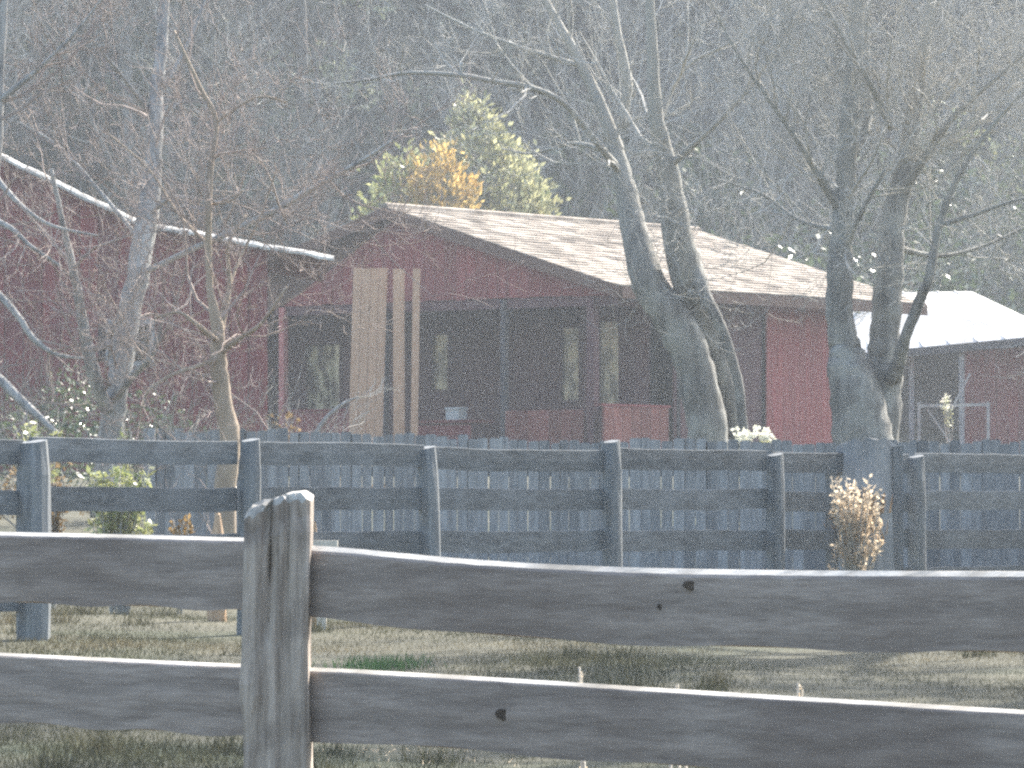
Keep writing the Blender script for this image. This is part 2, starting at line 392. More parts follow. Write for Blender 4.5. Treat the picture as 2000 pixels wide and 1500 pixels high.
for i, (a, b, z0, z1) in enumerate(WIN):
    if i == 3:
        continue
    fr = MB(); t = .035
    for (p, q, r, s_) in ((a - t, b + t, z1, z1 + t), (a - t, b + t, z0 - t, z0), (a - t, a, z0, z1), (b, b + t, z0, z1)):
        fr.prism([H(p, BV - .035, r), H(q, BV - .035, r), H(q, BV - .035, s_), H(p, BV - .035, s_)], V * .08)
    fo = part('window', fr, 'maroon_wall', house)
    pn = MB(); pn.prism([H(a + .002, BV + .01, z0 + .002), H(b - .002, BV + .01, z0 + .002), H(b - .002, BV + .01, z1 - .002), H(a + .002, BV + .01, z1 - .002)], V * .006)
    link('pane', pn.mesh('pane', 'window_glass', origin=house.location), fo)
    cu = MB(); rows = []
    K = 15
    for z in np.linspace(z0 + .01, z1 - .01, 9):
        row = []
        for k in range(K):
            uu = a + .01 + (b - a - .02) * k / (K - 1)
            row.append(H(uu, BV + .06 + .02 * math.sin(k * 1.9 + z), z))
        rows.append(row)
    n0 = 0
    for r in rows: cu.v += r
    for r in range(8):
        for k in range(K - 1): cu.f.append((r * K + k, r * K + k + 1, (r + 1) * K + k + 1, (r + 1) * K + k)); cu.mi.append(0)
    link('painted_reflection', cu.mesh('painted_reflection', 'painted_reflection', origin=house.location), fo)  # sheet behind the pane carrying the painted reflection
# side wall: recessed maroon boards v 2.05..4.27, then red siding v 4.27..6.18
wall_boards('wall_board', .52, .52, 2.15, 4.25, HGZ + .1, GB, [], 'maroon_wall', .3, -.03)
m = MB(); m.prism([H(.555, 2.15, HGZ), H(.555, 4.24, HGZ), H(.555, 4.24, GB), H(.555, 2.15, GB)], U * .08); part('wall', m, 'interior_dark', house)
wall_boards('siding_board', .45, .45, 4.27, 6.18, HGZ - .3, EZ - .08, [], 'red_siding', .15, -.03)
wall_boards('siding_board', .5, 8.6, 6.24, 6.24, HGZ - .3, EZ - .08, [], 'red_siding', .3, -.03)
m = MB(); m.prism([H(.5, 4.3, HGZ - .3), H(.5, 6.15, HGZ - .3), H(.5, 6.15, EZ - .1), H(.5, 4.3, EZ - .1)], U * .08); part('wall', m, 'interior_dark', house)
# posts
for (uu, vv, wd, mt) in ((6.62, .2, .1, 'pink_trim'), (.66, .2, .13, 'maroon_wall'), (2.3, .2, .09, 'dark_grey_paint'), (4.6, .2, .1, 'dark_grey_paint'), (.46, 2.9, .12, 'maroon_wall'), (.55, 7.7, .12, 'brown_trim'), (8.3, 7.7, .12, 'brown_trim')):
    m = MB(); R = Matrix.Rotation(math.atan2(V.y, V.x), 3, 'Z'); zt = GB - .03 if vv < 7 else EZ - .1
    m.box(H(uu, vv, (HGZ - .3 + zt) / 2), (wd, wd, zt - HGZ + .3), R); part('porch_post', m, mt, house)
# low porch walls
def low_wall(u0, u1, v0, v1, ztop, matn):
    a = H(u0, v0, 0); b = H(u1, v1, 0); d = (b - a).normalized(); n = max(1, round((b - a).length / .22)); w_ = (b - a).length / n
    nrm = Vector((-d.y, d.x, 0))
    for i in range(n):
        m = MB(); p0 = a + d * (i * w_ + .006); p1 = a + d * ((i + 1) * w_ - .006)
        m.prism([Vector((p0.x, p0.y, HGZ - .3)), Vector((p1.x, p1.y, HGZ - .3)), Vector((p1.x, p1.y, ztop)), Vector((p0.x, p0.y, ztop))], nrm * (.035 + rnd.random() * .006))
        part('porch_skirt_board', m, matn, house)
low_wall(4.85, 6.52, .12, .12, 2.68, 'red_siding')
low_wall(.75, 2.2, .12, .12, 2.66, 'brick')
m = MB(); m.prism([H(4.8, .07, 2.69), H(6.55, .07, 2.69), H(6.55, .07, 2.73), H(4.8, .07, 2.73)], V * .14); part('porch_rail', m, 'barn_red', house)
low_wall(.36, .36, 1.6, .02, 2.70, 'brick')
m = MB(); m.prism([H(.31, -.03, 2.705), H(.31, 1.64, 2.705), H(.31, 1.64, 2.74), H(.31, -.03, 2.74)], U * .14); part('porch_rail', m, 'barn_red', house)
# things on the porch
ch = thing('storage_chest', 'dark red wooden chest standing on the porch under the white box', 'chest', H(3.75, .75, HGZ + .1), rz=math.atan2(-U.y, -U.x))
m = MB(); m.box(ch.location + Vector((0, 0, .3)), (1.15, .5, .6), Matrix.Rotation(math.atan2(-U.y, -U.x), 3, 'Z'))
def lpart(name, boxes, matn, root, smooth=False):
    m = MB()
    for c, d in boxes: m.box(c, d)
    return link(name, m.mesh(name, matn, smooth), root)
for i in range(3): lpart('panel', [((0, -.25, .1 + .17 * i), (1.15, .02, .155))], 'barn_red', ch)
lpart('body', [((0, .01, .28), (1.13, .48, .54))], 'maroon_wall', ch)
lpart('lid', [((0, 0, .575), (1.2, .55, .045))], 'barn_red', ch)
wb = thing('box', 'small white box with a lid on top of the dark red porch chest', 'box', H(3.62, .7, HGZ + .1 + .598), rz=math.atan2(-U.y, -U.x))
lpart('body', [((0, 0, .08), (.24, .2, .16))], 'white_plastic', wb)
lpart('lid', [((0, 0, .175), (.27, .23, .03))], 'white_plastic', wb)

# ------------------------------------------------------------------ boards leaning on the porch
def board(px0, px1, ytop, Y0, tilt, label, planks=1):
    zt = P(px0, ytop, Y0).z; s = Y0 / F
    wd = (px1 - px0) * s; zb = gz((px0 - 1000) * s, Y0 - .5) - .05
    root = thing('leaning_boards' if planks > 1 else 'leaning_board', label, 'boards' if planks > 1 else 'board', Vector((((px0 + px1) / 2 - 1000) * s, Y0 - .5, zb)), 'new tan boards leaning on the porch')
    for k in range(planks):
        w_ = wd / planks; m = MB(); x0 = -wd / 2 + k * w_ + .003; x1 = -wd / 2 + (k + 1) * w_ - .003
        top = zt - zb - rnd.uniform(0, .02); dp = -.004 * (k % 2) - rnd.uniform(0, .006)
        m.prism([Vector((x0 + tilt, dp, 0)), Vector((x1 + tilt, dp, 0)), Vector((x1, .5 + dp, top)), Vector((x0, .5 + dp, top))], (0, .03, 0))
        link('plank' if planks > 1 else 'board', m.mesh('plank', 'new_wood'), root)
board(690, 757, 523, 71.6, -.07, 'wide stack of tan planks standing upright against the porch gable', 4)
board(767, 790, 524, 71.45, .02, 'middle narrow tan board of the three upright stacks before the porch')
board(806, 821, 523, 71.3, -.03, 'narrowest tan board, rightmost of those leaning on the porch gable')

# ------------------------------------------------------------------ barn on the left
BY = 62.0
barn = thing('barn', 'dark red barn with a pale edged sloping roof behind the bare trees at left', 'barn', P(200, 860, BY))
BZ = 1.55
PA, PB, PC = P(-420, 95, BY), P(275, 431, BY), P(652, 499, BY)
PB2 = P(290, 434, BY)
def edge_y(px):
    x = (px - 1000) * BY / F
    if x < PB.x: return PA.z + (PB.z - PA.z) * (x - PA.x) / (PB.x - PA.x)
    return PB.z + (PC.z - PB.z) * (x - PB.x) / (PC.x - PB.x)
x = PA.x; xe = (520 - 1000) * BY / F
bwn = .24
WX0, WX1, WZ0, WZ1 = P(215, 0, BY).x, P(292, 0, BY).x, P(0, 705, BY).z, P(0, 632, BY).z
def bz(x): return edge_y(x * F / BY + 1000) - .08
x = xe
while x > PA.x:
    x0, x1 = max(x - bwn, PA.x), x; mid = (x0 + x1) / 2
    sp = [(BZ - .3, None)]
    if WX0 - .1 < mid < WX1 + .1: sp = [(BZ - .3, WZ0), (WZ1, None)]
    for (za, zb) in sp:
        m = MB(); t0, t1 = (zb, zb) if zb else (bz(x0), bz(x1)); d = .02 + .008 * rnd.random()
        m.prism([Vector((x0 + .005, BY + .25 - d, za)), Vector((x1 - .005, BY + .25 - d, za)), Vector((x1 - .005, BY + .25 - d, t1)), Vector((x0 + .005, BY + .25 - d, t0))], (0, d, 0))
        part('siding_board', m, 'barn_red', barn)
    x -= bwn
m = MB(); m.prism([Vector((xe, BY + .27, BZ - .3)), Vector((xe - .42, BY + 6, BZ - .3)), Vector((xe - .42, BY + 6, bz(xe) - .05)), Vector((xe, BY + .27, bz(xe)))], (-.06, 0, 0)); part('wall', m, 'barn_red', barn)
m = MB(); m.prism([Vector((PA.x, BY + .3, BZ - .3)), Vector((WX0 - .1, BY + .3, BZ - .3)), Vector((WX0 - .1, BY + .3, bz(WX0 - .1) - .1)), Vector((PA.x, BY + .3, bz(PA.x) - .1))], (0, .1, 0))
m.prism([Vector((WX1 + .1, BY + .3, BZ - .3)), Vector((xe - .1, BY + .3, BZ - .3)), Vector((xe - .1, BY + .3, bz(xe) - .1)), Vector((PB.x, BY + .3, bz(PB.x) - .1)), Vector((WX1 + .1, BY + .3, bz(WX1 + .1) - .15))], (0, .1, 0))
part('wall', m, 'interior_dark', barn)
# window
fr = MB(); t = .06; yy = BY + .19
for (a, b, c, d) in ((WX0 - t, WX1 + t, WZ1, WZ1 + t), (WX0 - t, WX1 + t, WZ0 - t, WZ0), (WX0 - t, WX0, WZ0, WZ1), (WX1, WX1 + t, WZ0, WZ1), ((WX0 + WX1) / 2 - .02, (WX0 + WX1) / 2 + .02, WZ0, WZ1)):
    fr.box(((a + b) / 2, yy, (c + d) / 2), (b - a, .06, d - c))
wf = part('window', fr, 'pale_grey_paint', barn)
m = MB(); m.box(((WX0 + WX1) / 2, yy + .01, (WZ0 + WZ1) / 2), (WX1 - WX0, .008, WZ1 - WZ0)); link('pane', m.mesh('pane', 'window_glass', origin=barn.location), wf)
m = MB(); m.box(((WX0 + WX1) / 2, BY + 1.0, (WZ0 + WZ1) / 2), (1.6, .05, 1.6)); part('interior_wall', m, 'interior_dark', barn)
def slab(a, b, depth, th=.05):
    m = MB(); m.prism([a + Vector((0, .08, -th)), b + Vector((0, .08, -th)), b + Vector((0, .08, 0)), a + Vector((0, .08, 0))], (-.4, depth, 0)); return m
part('roof', slab(PA, PB, 6), 'brown_trim', barn)
part('roof', slab(PB2, PC, 6), 'brown_trim', barn, label='shallow lower roof slope of the barn')
def trim(a, b, h=.085, seg=24):          # rake board, upper edge rounded off to catch the sun
    m = MB(); rings = []
    for i in range(seg + 1):
        p = a.lerp(b, i / seg) + Vector((0, 0, rnd.uniform(-.008, .008)))
        hh = h * rnd.uniform(.85, 1.1)
        sec = [(0, -hh), (-.0, -hh * .55), (.035, -.012), (.08, .004), (.085, -hh)]
        rings.append([p + Vector((0, s_[0], s_[1])) for s_ in sec])
    m.sweep(None, rings); return m
part('roof_edge', trim(PA, PB), 'edge_trim', barn)
part('roof_edge', trim(PB2, PC, .07), 'edge_trim', barn)

# ------------------------------------------------------------------ pale roofed shed on the right
shed = thing('shed', 'open red shed with a pale metal roof, right of the house', 'shed', P(1900, 850, 84))
A0, A1 = P(1600, 697, 86.5), P(2075, 652, 81); R0, R1 = P(1600, 573, 90), P(1898, 569, 87)
m = MB(); m.prism([A0, A1, R1, R0], (0, 0, -.06)); roof2 = part('roof', m, 'pale_metal', shed)
for k in range(1, 9):
    f = k / 9; a = A0.lerp(A1, f); b = R0.lerp(R1, f)
    m = MB(); d = (b - a); m.tube([a + Vector((0, 0, .012)), b + Vector((0, 0, .012))], [.014, .014], 4); link('seam', m.mesh('seam', 'pale_metal', origin=shed.location), roof2)
m = MB(); m.prism([A0 + Vector((0, -.03, -.14)), A1 + Vector((0, -.03, -.14)), A1 + Vector((0, -.03, -.005)), A0 + Vector((0, -.03, -.005))], (0, .025, 0)); part('fascia_board', m, 'dark_grey_paint', shed)
E1 = P(2075, 652, 81) + Vector((0, 5.5, 0))
m = MB(); m.prism([A1 + Vector((0.01, 0, -.2)), R1 + Vector((.01, 0, -.07)), Vector((R1.x + 2.5, R1.y + 4, A1.z))], (0.02, .05, 0)); part('gable_panel', m, 'maroon_wall', shed)
sx = []
def pxX(px, Y): return (px - 1000) * Y / F
x = 1880.0; Ys = 83.4
while x < 2060:
    a, b = pxX(x, Ys), pxX(x + 22, Ys); m = MB(); zt = A0.z + (A1.z - A0.z) * (a - A0.x) / (A1.x - A0.x) - .12
    m.prism([Vector((a + .004, Ys, 1.7)), Vector((b - .004, Ys, 1.7)), Vector((b - .004, Ys, zt)), Vector((a + .004, Ys, zt))], (0, .03, 0)); part('siding_board', m, 'barn_red', shed); x += 22
m = MB(); m.prism([P(1600, 900, 88.5), P(2075, 900, 84.5), P(2075, 640, 84.5), P(1600, 690, 88.5)], (0, .06, 0)); part('back_wall', m, 'dark_grey_paint', shed)
for px in (1780, 1878):
    p = P(px, 700, 85 if px < 1800 else 83.4); m = MB(); m.box((p.x, p.y, (1.8 + p.z) / 2 + .05), (.09, .09, p.z - 1.8 + .1)); part('post', m, 'pale_grey_paint', shed)
pen = thing('pen_gate', 'grey wooden pen gate with a diagonal brace under the pale roofed shed', 'gate', P(1860, 860, 80))
def bar(root, name, p, q, th, matn):
    m = MB(); d = q - p; R = d.to_track_quat('X', 'Z').to_matrix(); m.box((p + q) / 2, (d.length, .03, th), R); return part(name, m, matn, root)
bar(pen, 'rail', P(1792, 793, 80), P(1932, 790, 80), .05, 'pale_grey_paint')
bar(pen, 'rail', P(1792, 872, 80), P(1932, 872, 80), .05, 'pale_grey_paint')
bar(pen, 'stile', P(1795, 900, 79.95), P(1795, 785, 79.95), .05, 'pale_grey_paint')
bar(pen, 'stile', P(1930, 900, 79.95), P(1930, 785, 79.95), .05, 'pale_grey_paint')
bar(pen, 'brace', P(1812, 800, 79.9), P(1858, 868, 79.9), .035, 'pale_grey_paint')
bar(pen, 'brace', P(1858, 800, 79.9), P(1895, 730, 79.9), .035, 'pale_grey_paint')

# ------------------------------------------------------------------ trees: generator
def rdir(d, ang, rg):
    a = d.orthogonal().normalized(); a.rotate(Matrix.Rotation(rg.uniform(0, 2 * math.pi), 3, d.normalized()))
    return (d.normalized() * math.cos(ang) + a * math.sin(ang)).normalized()
def twig(mb, p, d, L, r, depth, rg, up=.12, kids=(5, 4, 3), wander=.22, minr=.0022, tips=None):
    n = 5 if depth >= 2 else (4 if depth == 1 else 3)
    pts = [p.copy()]; rad = [r]; dd = d.copy()
    for i in range(n):
        dd = (dd + Vector((rg.gauss(0, wander), rg.gauss(0, wander), rg.gauss(0, wander) + up))).normalized()
        pts.append(pts[-1] + dd * (L / n)); rad.append(max(minr, r * (1 - .75 * (i + 1) / n)))
    mb.tube(pts, rad, 3 if r < .012 else (4 if r < .03 else 6))
    if tips is not None and depth == 0: tips.append((pts[-1], dd))
    if depth > 0:
        k = kids[depth - 1] if depth - 1 < len(kids) else kids[-1]
        for j in range(k):
            f = rg.uniform(.2, 1.0); i = min(n - 1, int(f * n)); q = pts[i].lerp(pts[i + 1], f * n - i)
            base = (pts[i + 1] - pts[i]).normalized()
            twig(mb, q, rdir(base, rg.uniform(.5, 1.1), rg), L * rg.uniform(.4, .65), max(minr, rad[i] * rg.uniform(.4, .62)), depth - 1, rg, up, kids, wander, minr, tips)
def catmull(pts, rad, sub=4):
    o, r = [], []
    for i in range(len(pts) - 1):
        p0 = pts[max(i - 1, 0)]; p1 = pts[i]; p2 = pts[i + 1]; p3 = pts[min(i + 2, len(pts) - 1)]
        for k in range(sub):
            t = k / sub
            o.append(.5 * ((2 * p1) + (p2 - p0) * t + (2 * p0 - 5 * p1 + 4 * p2 - p3) * t * t + (3 * p1 - p0 - 3 * p2 + p3) * t ** 3)); r.append(rad[i] * (1 - t) + rad[i + 1] * t)
    o.append(pts[-1]); r.append(rad[-1]); return o, r
def drawn_tree(name, label, base_px, Y, limbs, barkm, twigm, twigs, seed, extra_up=.1, kids=(5, 4, 3), depth=2, group=None, cat='tree', tl=(.5, 1.1), minz=1.0):
    rg = random.Random(seed); s = Y / F
    b = P(base_px[0], base_px[1], Y); b.z = gz(b.x, Y)
    root = thing(name, label, cat, b, group)
    tr = MB(); cr = MB(); allseg = []
    for li, lim in enumerate(limbs):
        pts = [P(q[0], q[1], Y + (q[3] if len(q) > 3 else 0)) for q in lim]; rad = [q[2] * s / 2 for q in lim]
        if lim[0][1] == 'g': pass
        pts, rad = catmull(pts, rad, 6)
        for i in range(1, len(pts)):
            pts[i] = pts[i] + Vector((rg.gauss(0, .15), rg.gauss(0, .15), 0)) * rad[i] * .35
        tr.tube(pts, rad, 16 if rad[0] > .06 else 8, knob=.05)
        allseg.append((pts, rad))
    part('trunk', tr, barkm, root, smooth=True)
    # twigs spread over the limbs
    tot = sum(len(a[0]) for a in allseg)
    for pts, rad in allseg:
        k = max(1, int(twigs * len(pts) / tot))
        for j in range(k):
            i = rg.randrange(1, len(pts) - 1) if rg.random() < .85 else len(pts) - 2
            if pts[i].z < b.z + minz: continue
            base = (pts[i + 1] - pts[i]).normalized()
            L = rg.uniform(*tl)
            twig(cr, pts[i], rdir(base, rg.uniform(.5, 1.3), rg), L, min(rad[i] * .5, .006 + .010 * L), depth, rg, extra_up, kids)
    part('crown', cr, twigm, root)
    return root

# left big tree: fork of limbs
drawn_tree('bare_tree', 'leaning grey bare tree with a fork of pale limbs, before the barn window', (215, 980), 43.0, [
    [(205, 1010, 60), (215, 850, 50), (232, 740, 44, 0), (262, 570, 46, .2), (285, 440, 44, .4), (300, 300, 34, .6), (306, 180, 28, .8), (318, 60, 22, 1), (330, -200, 14, 1.2)],
    [(208, 800, 26, -.1), (185, 735, 28, -.3), (165, 650, 22, -.4), (150, 560, 18, -.5), (128, 460, 13, -.6), (100, 330, 7, -.7)],
    [(222, 780, 20, -.1), (258, 735, 16, -.3), (298, 690, 13, -.5), (318, 620, 6, -.6)],
    [(285, 530, 12, .2), (380, 485, 12, -.3), (520, 420, 13, -.8), (640, 350, 11, -1.2), (700, 318, 8, -1.4), (785, 262, 4, -1.6)],
    [(290, 420, 12, .4), (340, 385, 8, .1), (420, 395, 6, -.2), (470, 372, 4, -.4)],
    [(300, 230, 12, .8), (240, 150, 8, .5), (170, 60, 6, .2), (120, -60, 4, 0)],
    [(302, 200, 12, .8), (360, 100, 9, 1), (400, 0, 6, 1.2), (430, -120, 4, 1.3)],
    [(275, 470, 10, .4), (200, 380, 8, .8), (120, 290, 6, 1.1), (40, 240, 4, 1.3)],
], 'bark_grey', 'twig_red', 70, 11, tl=(.7, 1.7), depth=3, kids=(3, 3, 4))
drawn_tree('bare_tree', 'bare tree rising from the left corner with pale bent boughs over the barn wall', (-90, 980), 42.0, [
    [(-110, 1000, 60), (-80, 860, 50), (-60, 700, 44), (-40, 500, 36), (-10, 300, 28), (0, 100, 20), (20, -150, 12)],
    [(-60, 690, 24), (0, 742, 20, -.4), (62, 802, 17, -.6), (118, 852, 8, -.7)],
    [(-50, 500, 18), (-15, 560, 15, -.3), (30, 610, 14, -.5), (66, 662, 12, -.6), (110, 692, 9, -.6), (165, 700, 4, -.6)],
    [(-35, 420, 16), (20, 445, 11, -.3), (60, 480, 8, -.4), (120, 520, 5, -.5)],
    [(-15, 340, 16), (40, 400, 9, -.3), (100, 440, 7, -.4), (190, 460, 4, -.5)],
    [(-5, 200, 14), (80, 130, 9, -.2), (150, 60, 7, -.3), (220, -30, 4, -.4)],
], 'bark_grey', 'twig_red', 45, 12, tl=(.6, 1.4), depth=3, kids=(3, 3, 4))
drawn_tree('small_bare_tree', 'slim tan barked tree with a kinked trunk standing behind the rail fence gap', (440, 1060), 37.0, [
    [(440, 1110, 46), (440, 960, 42), (448, 855, 40), (432, 760, 36), (426, 690, 32), (424, 640, 26), (410, 560, 14), (407, 450, 13), (411, 330, 12, .1), (421, 235, 10, .2), (388, 165, 8, .2), (340, 60, 5, .3)],
    [(426, 668, 15), (404, 650, 11, -.2), (370, 622, 8, -.3), (345, 610, 6, -.3), (300, 622, 3, -.3)],
    [(430, 690, 16), (470, 660, 9, -.2), (510, 632, 7, -.4), (560, 560, 4, -.5)],
    [(432, 700, 14), (385, 715, 9, -.2), (330, 735, 7, -.3), (285, 770, 5, -.4), (272, 830, 3, -.4)],
    [(430, 650, 14), (448, 560, 9, .2), (445, 480, 7, .2), (480, 420, 4, .3)],
    [(420, 240, 8, .2), (500, 190, 4, .2), (560, 200, 3, .2)],
    [(408, 400, 6, .1), (450, 392, 5, 0), (474, 372, 3, -.1)],
    [(424, 640, 10), (462, 520, 6, .5), (505, 430, 5, .6), (540, 330, 3, .7)],
    [(410, 480, 8), (350, 420, 5, .4), (290, 330, 4, .5), (210, 260, 3, .6)],
], 'bark_tan', 'twig_red', 60, 13, tl=(.45, 1.1), depth=3, kids=(3, 3, 4))
# centre tree with twin trunks
drawn_tree('twin_trunk_tree', 'large bare tree with two thick mossy trunks standing before the porch corner', (1400, 950), 48.0, [
    [(1405, 1010, 112), (1385, 860, 80), (1362, 740, 76), (1326, 640, 76), (1268, 555, 70), (1238, 440, 52, .2), (1216, 350, 40, .3), (1190, 250, 27, .4), (1135, 125, 20, .5), (1068, 5, 14, .6), (1010, -120, 10, .8)],
    [(1440, 1000, 80, .4), (1428, 860, 58, .4), (1405, 740, 58, .3), (1372, 630, 64, .2), (1340, 540, 66, 0), (1318, 420, 56, -.1), (1296, 300, 40, -.2), (1281, 220, 30, -.3), (1272, 60, 20, -.4), (1262, -160, 14, -.5)],
    [(1350, 500, 40, .1), (1375, 570, 26, -.2), (1412, 650, 22, -.3), (1440, 740, 20, -.3), (1455, 860, 18, -.3)],
    [(1215, 340, 20, .3), (1170, 285, 13, 0), (1105, 205, 12, -.3), (1040, 172, 11, -.5), (960, 158, 10, -.6), (900, 147, 9, -.7), (800, 142, 8, -.8), (720, 155, 6, -.9), (640, 165, 3, -1)],
    [(1285, 240, 16, -.3), (1310, 180, 11, -.1), (1345, 125, 9, .1), (1430, 80, 6, .2), (1500, 20, 4, .3)],
    [(1215, 250, 14, .4), (1225, 160, 22, .4), (1205, 60, 16, .4), (1190, -60, 12, .4)],
    [(900, 148, 7, -.7), (902, 122, 5, -.7)],
    [(1300, 330, 18, -.2), (1390, 250, 10, -.5), (1480, 150, 8, -.7), (1560, 20, 5, -.9)],
    [(1200, 300, 14, .4), (1120, 280, 8, .8), (1040, 300, 5, 1.1), (980, 290, 3, 1.3)],
    [(1140, 130, 12, .5), (1040, 100, 8, .8), (930, 60, 6, 1.0), (830, 10, 4, 1.2)],
], 'bark_dark', 'twig_grey', 76, 14, minz=3.4, tl=(.6, 1.6), depth=3, kids=(3, 3, 4))
# right tree
drawn_tree('multi_stem_tree', 'dark bare tree of several stems beside the pale shed roof', (1690, 950), 46.0, [
    [(1680, 1010, 150), (1685, 860, 120), (1662, 740, 92), (1652, 690, 66), (1642, 630, 54), (1640, 520, 52), (1648, 400, 40), (1655, 280, 38), (1668, 120, 34), (1680, -100, 24)],
    [(1700, 1010, 110, .3), (1708, 850, 96, .3), (1722, 740, 80, .3), (1727, 690, 66, .3), (1730, 630, 58, .3), (1736, 540, 56, .3), (1745, 430, 50, .4), (1770, 320, 40, .5), (1785, 220, 33, .6), (1800, 120, 27, .7), (1830, -80, 14, .8)],
    [(1745, 740, 34, .1), (1768, 660, 22, -.2), (1795, 590, 22, -.3), (1815, 540, 18, -.4), (1835, 440, 15, -.4), (1880, 330, 11, -.5), (1960, 220, 8, -.6), (2060, 120, 5, -.7)],
    [(1760, 380, 24, .4), (1810, 300, 16, .2), (1870, 220, 12, 0), (1960, 140, 8, -.2), (2050, 60, 5, -.3)],
    [(1650, 330, 20), (1690, 250, 14, .3), (1694, 120, 12, .4), (1690, 0, 9, .5)],
    [(1740, 250, 14), (1700, 165, 13, -.4), (1640, 60, 12, -.6), (1590, -20, 10, -.7)],
    [(1645, 420, 22), (1580, 310, 13, -.3), (1520, 220, 9, -.5), (1450, 120, 6, -.7), (1400, 30, 4, -.8)],
    [(1644, 500, 16), (1690, 400, 9, -.4), (1730, 330, 7, -.6)],
    [(1770, 330, 16, .5), (1780, 280, 13, .3), (1800, 190, 11, .2), (1808, 80, 9, .1), (1850, -40, 6, 0)],
    [(1835, 440, 12, -.4), (1900, 420, 9, -.6), (1990, 390, 6, -.8), (2080, 380, 4, -.9)],
    [(1740, 480, 16, .4), (1830, 500, 9, .8), (1920, 480, 7, 1.1), (2030, 430, 4, 1.4)],
    [(1640, 450, 14), (1560, 430, 8, .4), (1490, 380, 6, .7), (1400, 350, 4, 1.0)],
], 'bark_dark', 'twig_grey', 210, 15, minz=2.7, tl=(.7, 1.7), depth=3, kids=(4, 4, 4))
# thin saplings on the left, beyond the rail fence
for i, (px, y0, lab) in enumerate(((560, 900, 'thin curved sapling arching over the pickets left of the tan planks'),)):
    drawn_tree('sapling', lab, (600, 900), 39.6, [[(600, 960, 14), (612, 870, 11), (630, 825, 9), (668, 790, 6), (700, 775, 3)]], 'bark_grey', 'twig_grey', 2, 30 + i, tl=(.2, .4), depth=1, cat='sapling')

# ------------------------------------------------------------------ hillside forest
def proto_bare(seed, hgt, mats=('bark_hill', 'twig_hill')):
    rg = random.Random(seed); tr = MB(); cr = MB()
    pts = [Vector((0, 0, -.3))]; n = 9; d = Vector((rg.gauss(0, .05), rg.gauss(0, .05), 1)); rad = [.17 * hgt / 12]
    for i in range(n):
        d = (d + Vector((rg.gauss(0, .07), rg.gauss(0, .07), .1))).normalized(); pts.append(pts[-1] + d * hgt / n); rad.append(rad[0] * (1 - .85 * (i + 1) / n))
    p2, r2 = catmull(pts, rad, 2); tr.tube(p2, r2, 8, knob=.06)
    for k in range(15):
        f = rg.uniform(.12, .98); i = min(n - 1, int(f * n)); q = pts[i].lerp(pts[i + 1], f * n - i)
        L = hgt * (.42 - .28 * f) * rg.uniform(.7, 1.1)
        dd = rdir(Vector((0, 0, 1)), rg.uniform(.7, 1.35), rg)
        lp = [q]; lr = [rad[i] * rg.uniform(.3, .5)]
        for j in range(5):
            dd = (dd + Vector((rg.gauss(0, .16), rg.gauss(0, .16), .13))).normalized(); lp.append(lp[-1] + dd * L / 5); lr.append(lr[0] * (1 - .8 * (j + 1) / 5))
        tr.tube(lp, lr, 5)
        for j in range(7):
            ii = rg.randrange(1, 5); base = (lp[ii + 1] - lp[ii]).normalized() if ii < 5 else dd
            twig(cr, lp[ii], rdir(base, rg.uniform(.4, 1.1), rg), L * rg.uniform(.35, .6), max(.007, lr[ii] * .5), 2, rg, .08, (5, 5), .2, .005)
    a = tr.mesh('trunk', mats[0], True); b = cr.mesh('crown', mats[1]); return a, b
def leafy(mb, c, R, n, rg, L=.13, W=.07, squash=1.0):
    for i in range(n):
        v = Vector((rg.gauss(0, 1), rg.gauss(0, 1), rg.gauss(0, 1))).normalized(); rr = R * rg.uniform(.55, 1) ** .6
        p = c + Vector((v.x * rr, v.y * rr, v.z * rr * squash))
        d = (v + Vector((rg.gauss(0, .6), rg.gauss(0, .6), rg.gauss(0, .6)))).normalized(); nn = Vector((rg.gauss(0, 1), rg.gauss(0, 1), rg.gauss(0, 1))).normalized()
        mb.leaf(p, d, nn, L * rg.uniform(.6, 1.3), W * rg.uniform(.6, 1.3))
def proto_pine(seed, hgt, low=.1):
    rg = random.Random(seed); tr = MB(); cr = MB(); n = 8; r0 = .2 * hgt / 14
    pts = [Vector((rg.gauss(0, .04) * i, rg.gauss(0, .04) * i, -.3 + hgt * i / n)) for i in range(n + 1)]
    tr.tube(pts, [r0 * (1 - .85 * i / n) for i in range(n + 1)], 8, knob=.05)
    z = hgt * rg.uniform(low, low + .1)
    while z < hgt * .99:
        f = z / hgt; i = min(n - 1, int(f * n)); q = pts[i].lerp(pts[i + 1], f * n - i)
        L = (1 - f) ** .75 * hgt * .26 * rg.uniform(.6, 1.1) + .3
        a = rg.uniform(0, 6.28); dd = Vector((math.cos(a), math.sin(a), rg.uniform(-.15, .35))).normalized(); e = q + dd * L - Vector((0, 0, L * .1))
        tr.tube([q, q.lerp(e, .5) + Vector((0, 0, .06 * L)), e], [r0 * .25 * (1 - f) + .01, r0 * .15 * (1 - f) + .008, .006], 4)
        for j in range(int(4 + L * 2.6)):
            t = rg.uniform(.3, 1.05); c = q.lerp(e, t) + Vector((rg.gauss(0, .12), rg.gauss(0, .12), rg.gauss(0, .08))) * L * .5
            leafy(cr, c, .16 + .12 * rg.random(), 13, rg, .17, .035, .6)
        z += hgt * .011 + rg.uniform(0, .08)
    return tr.mesh('trunk', 'bark_hill', True), cr.mesh('crown', 'needles')
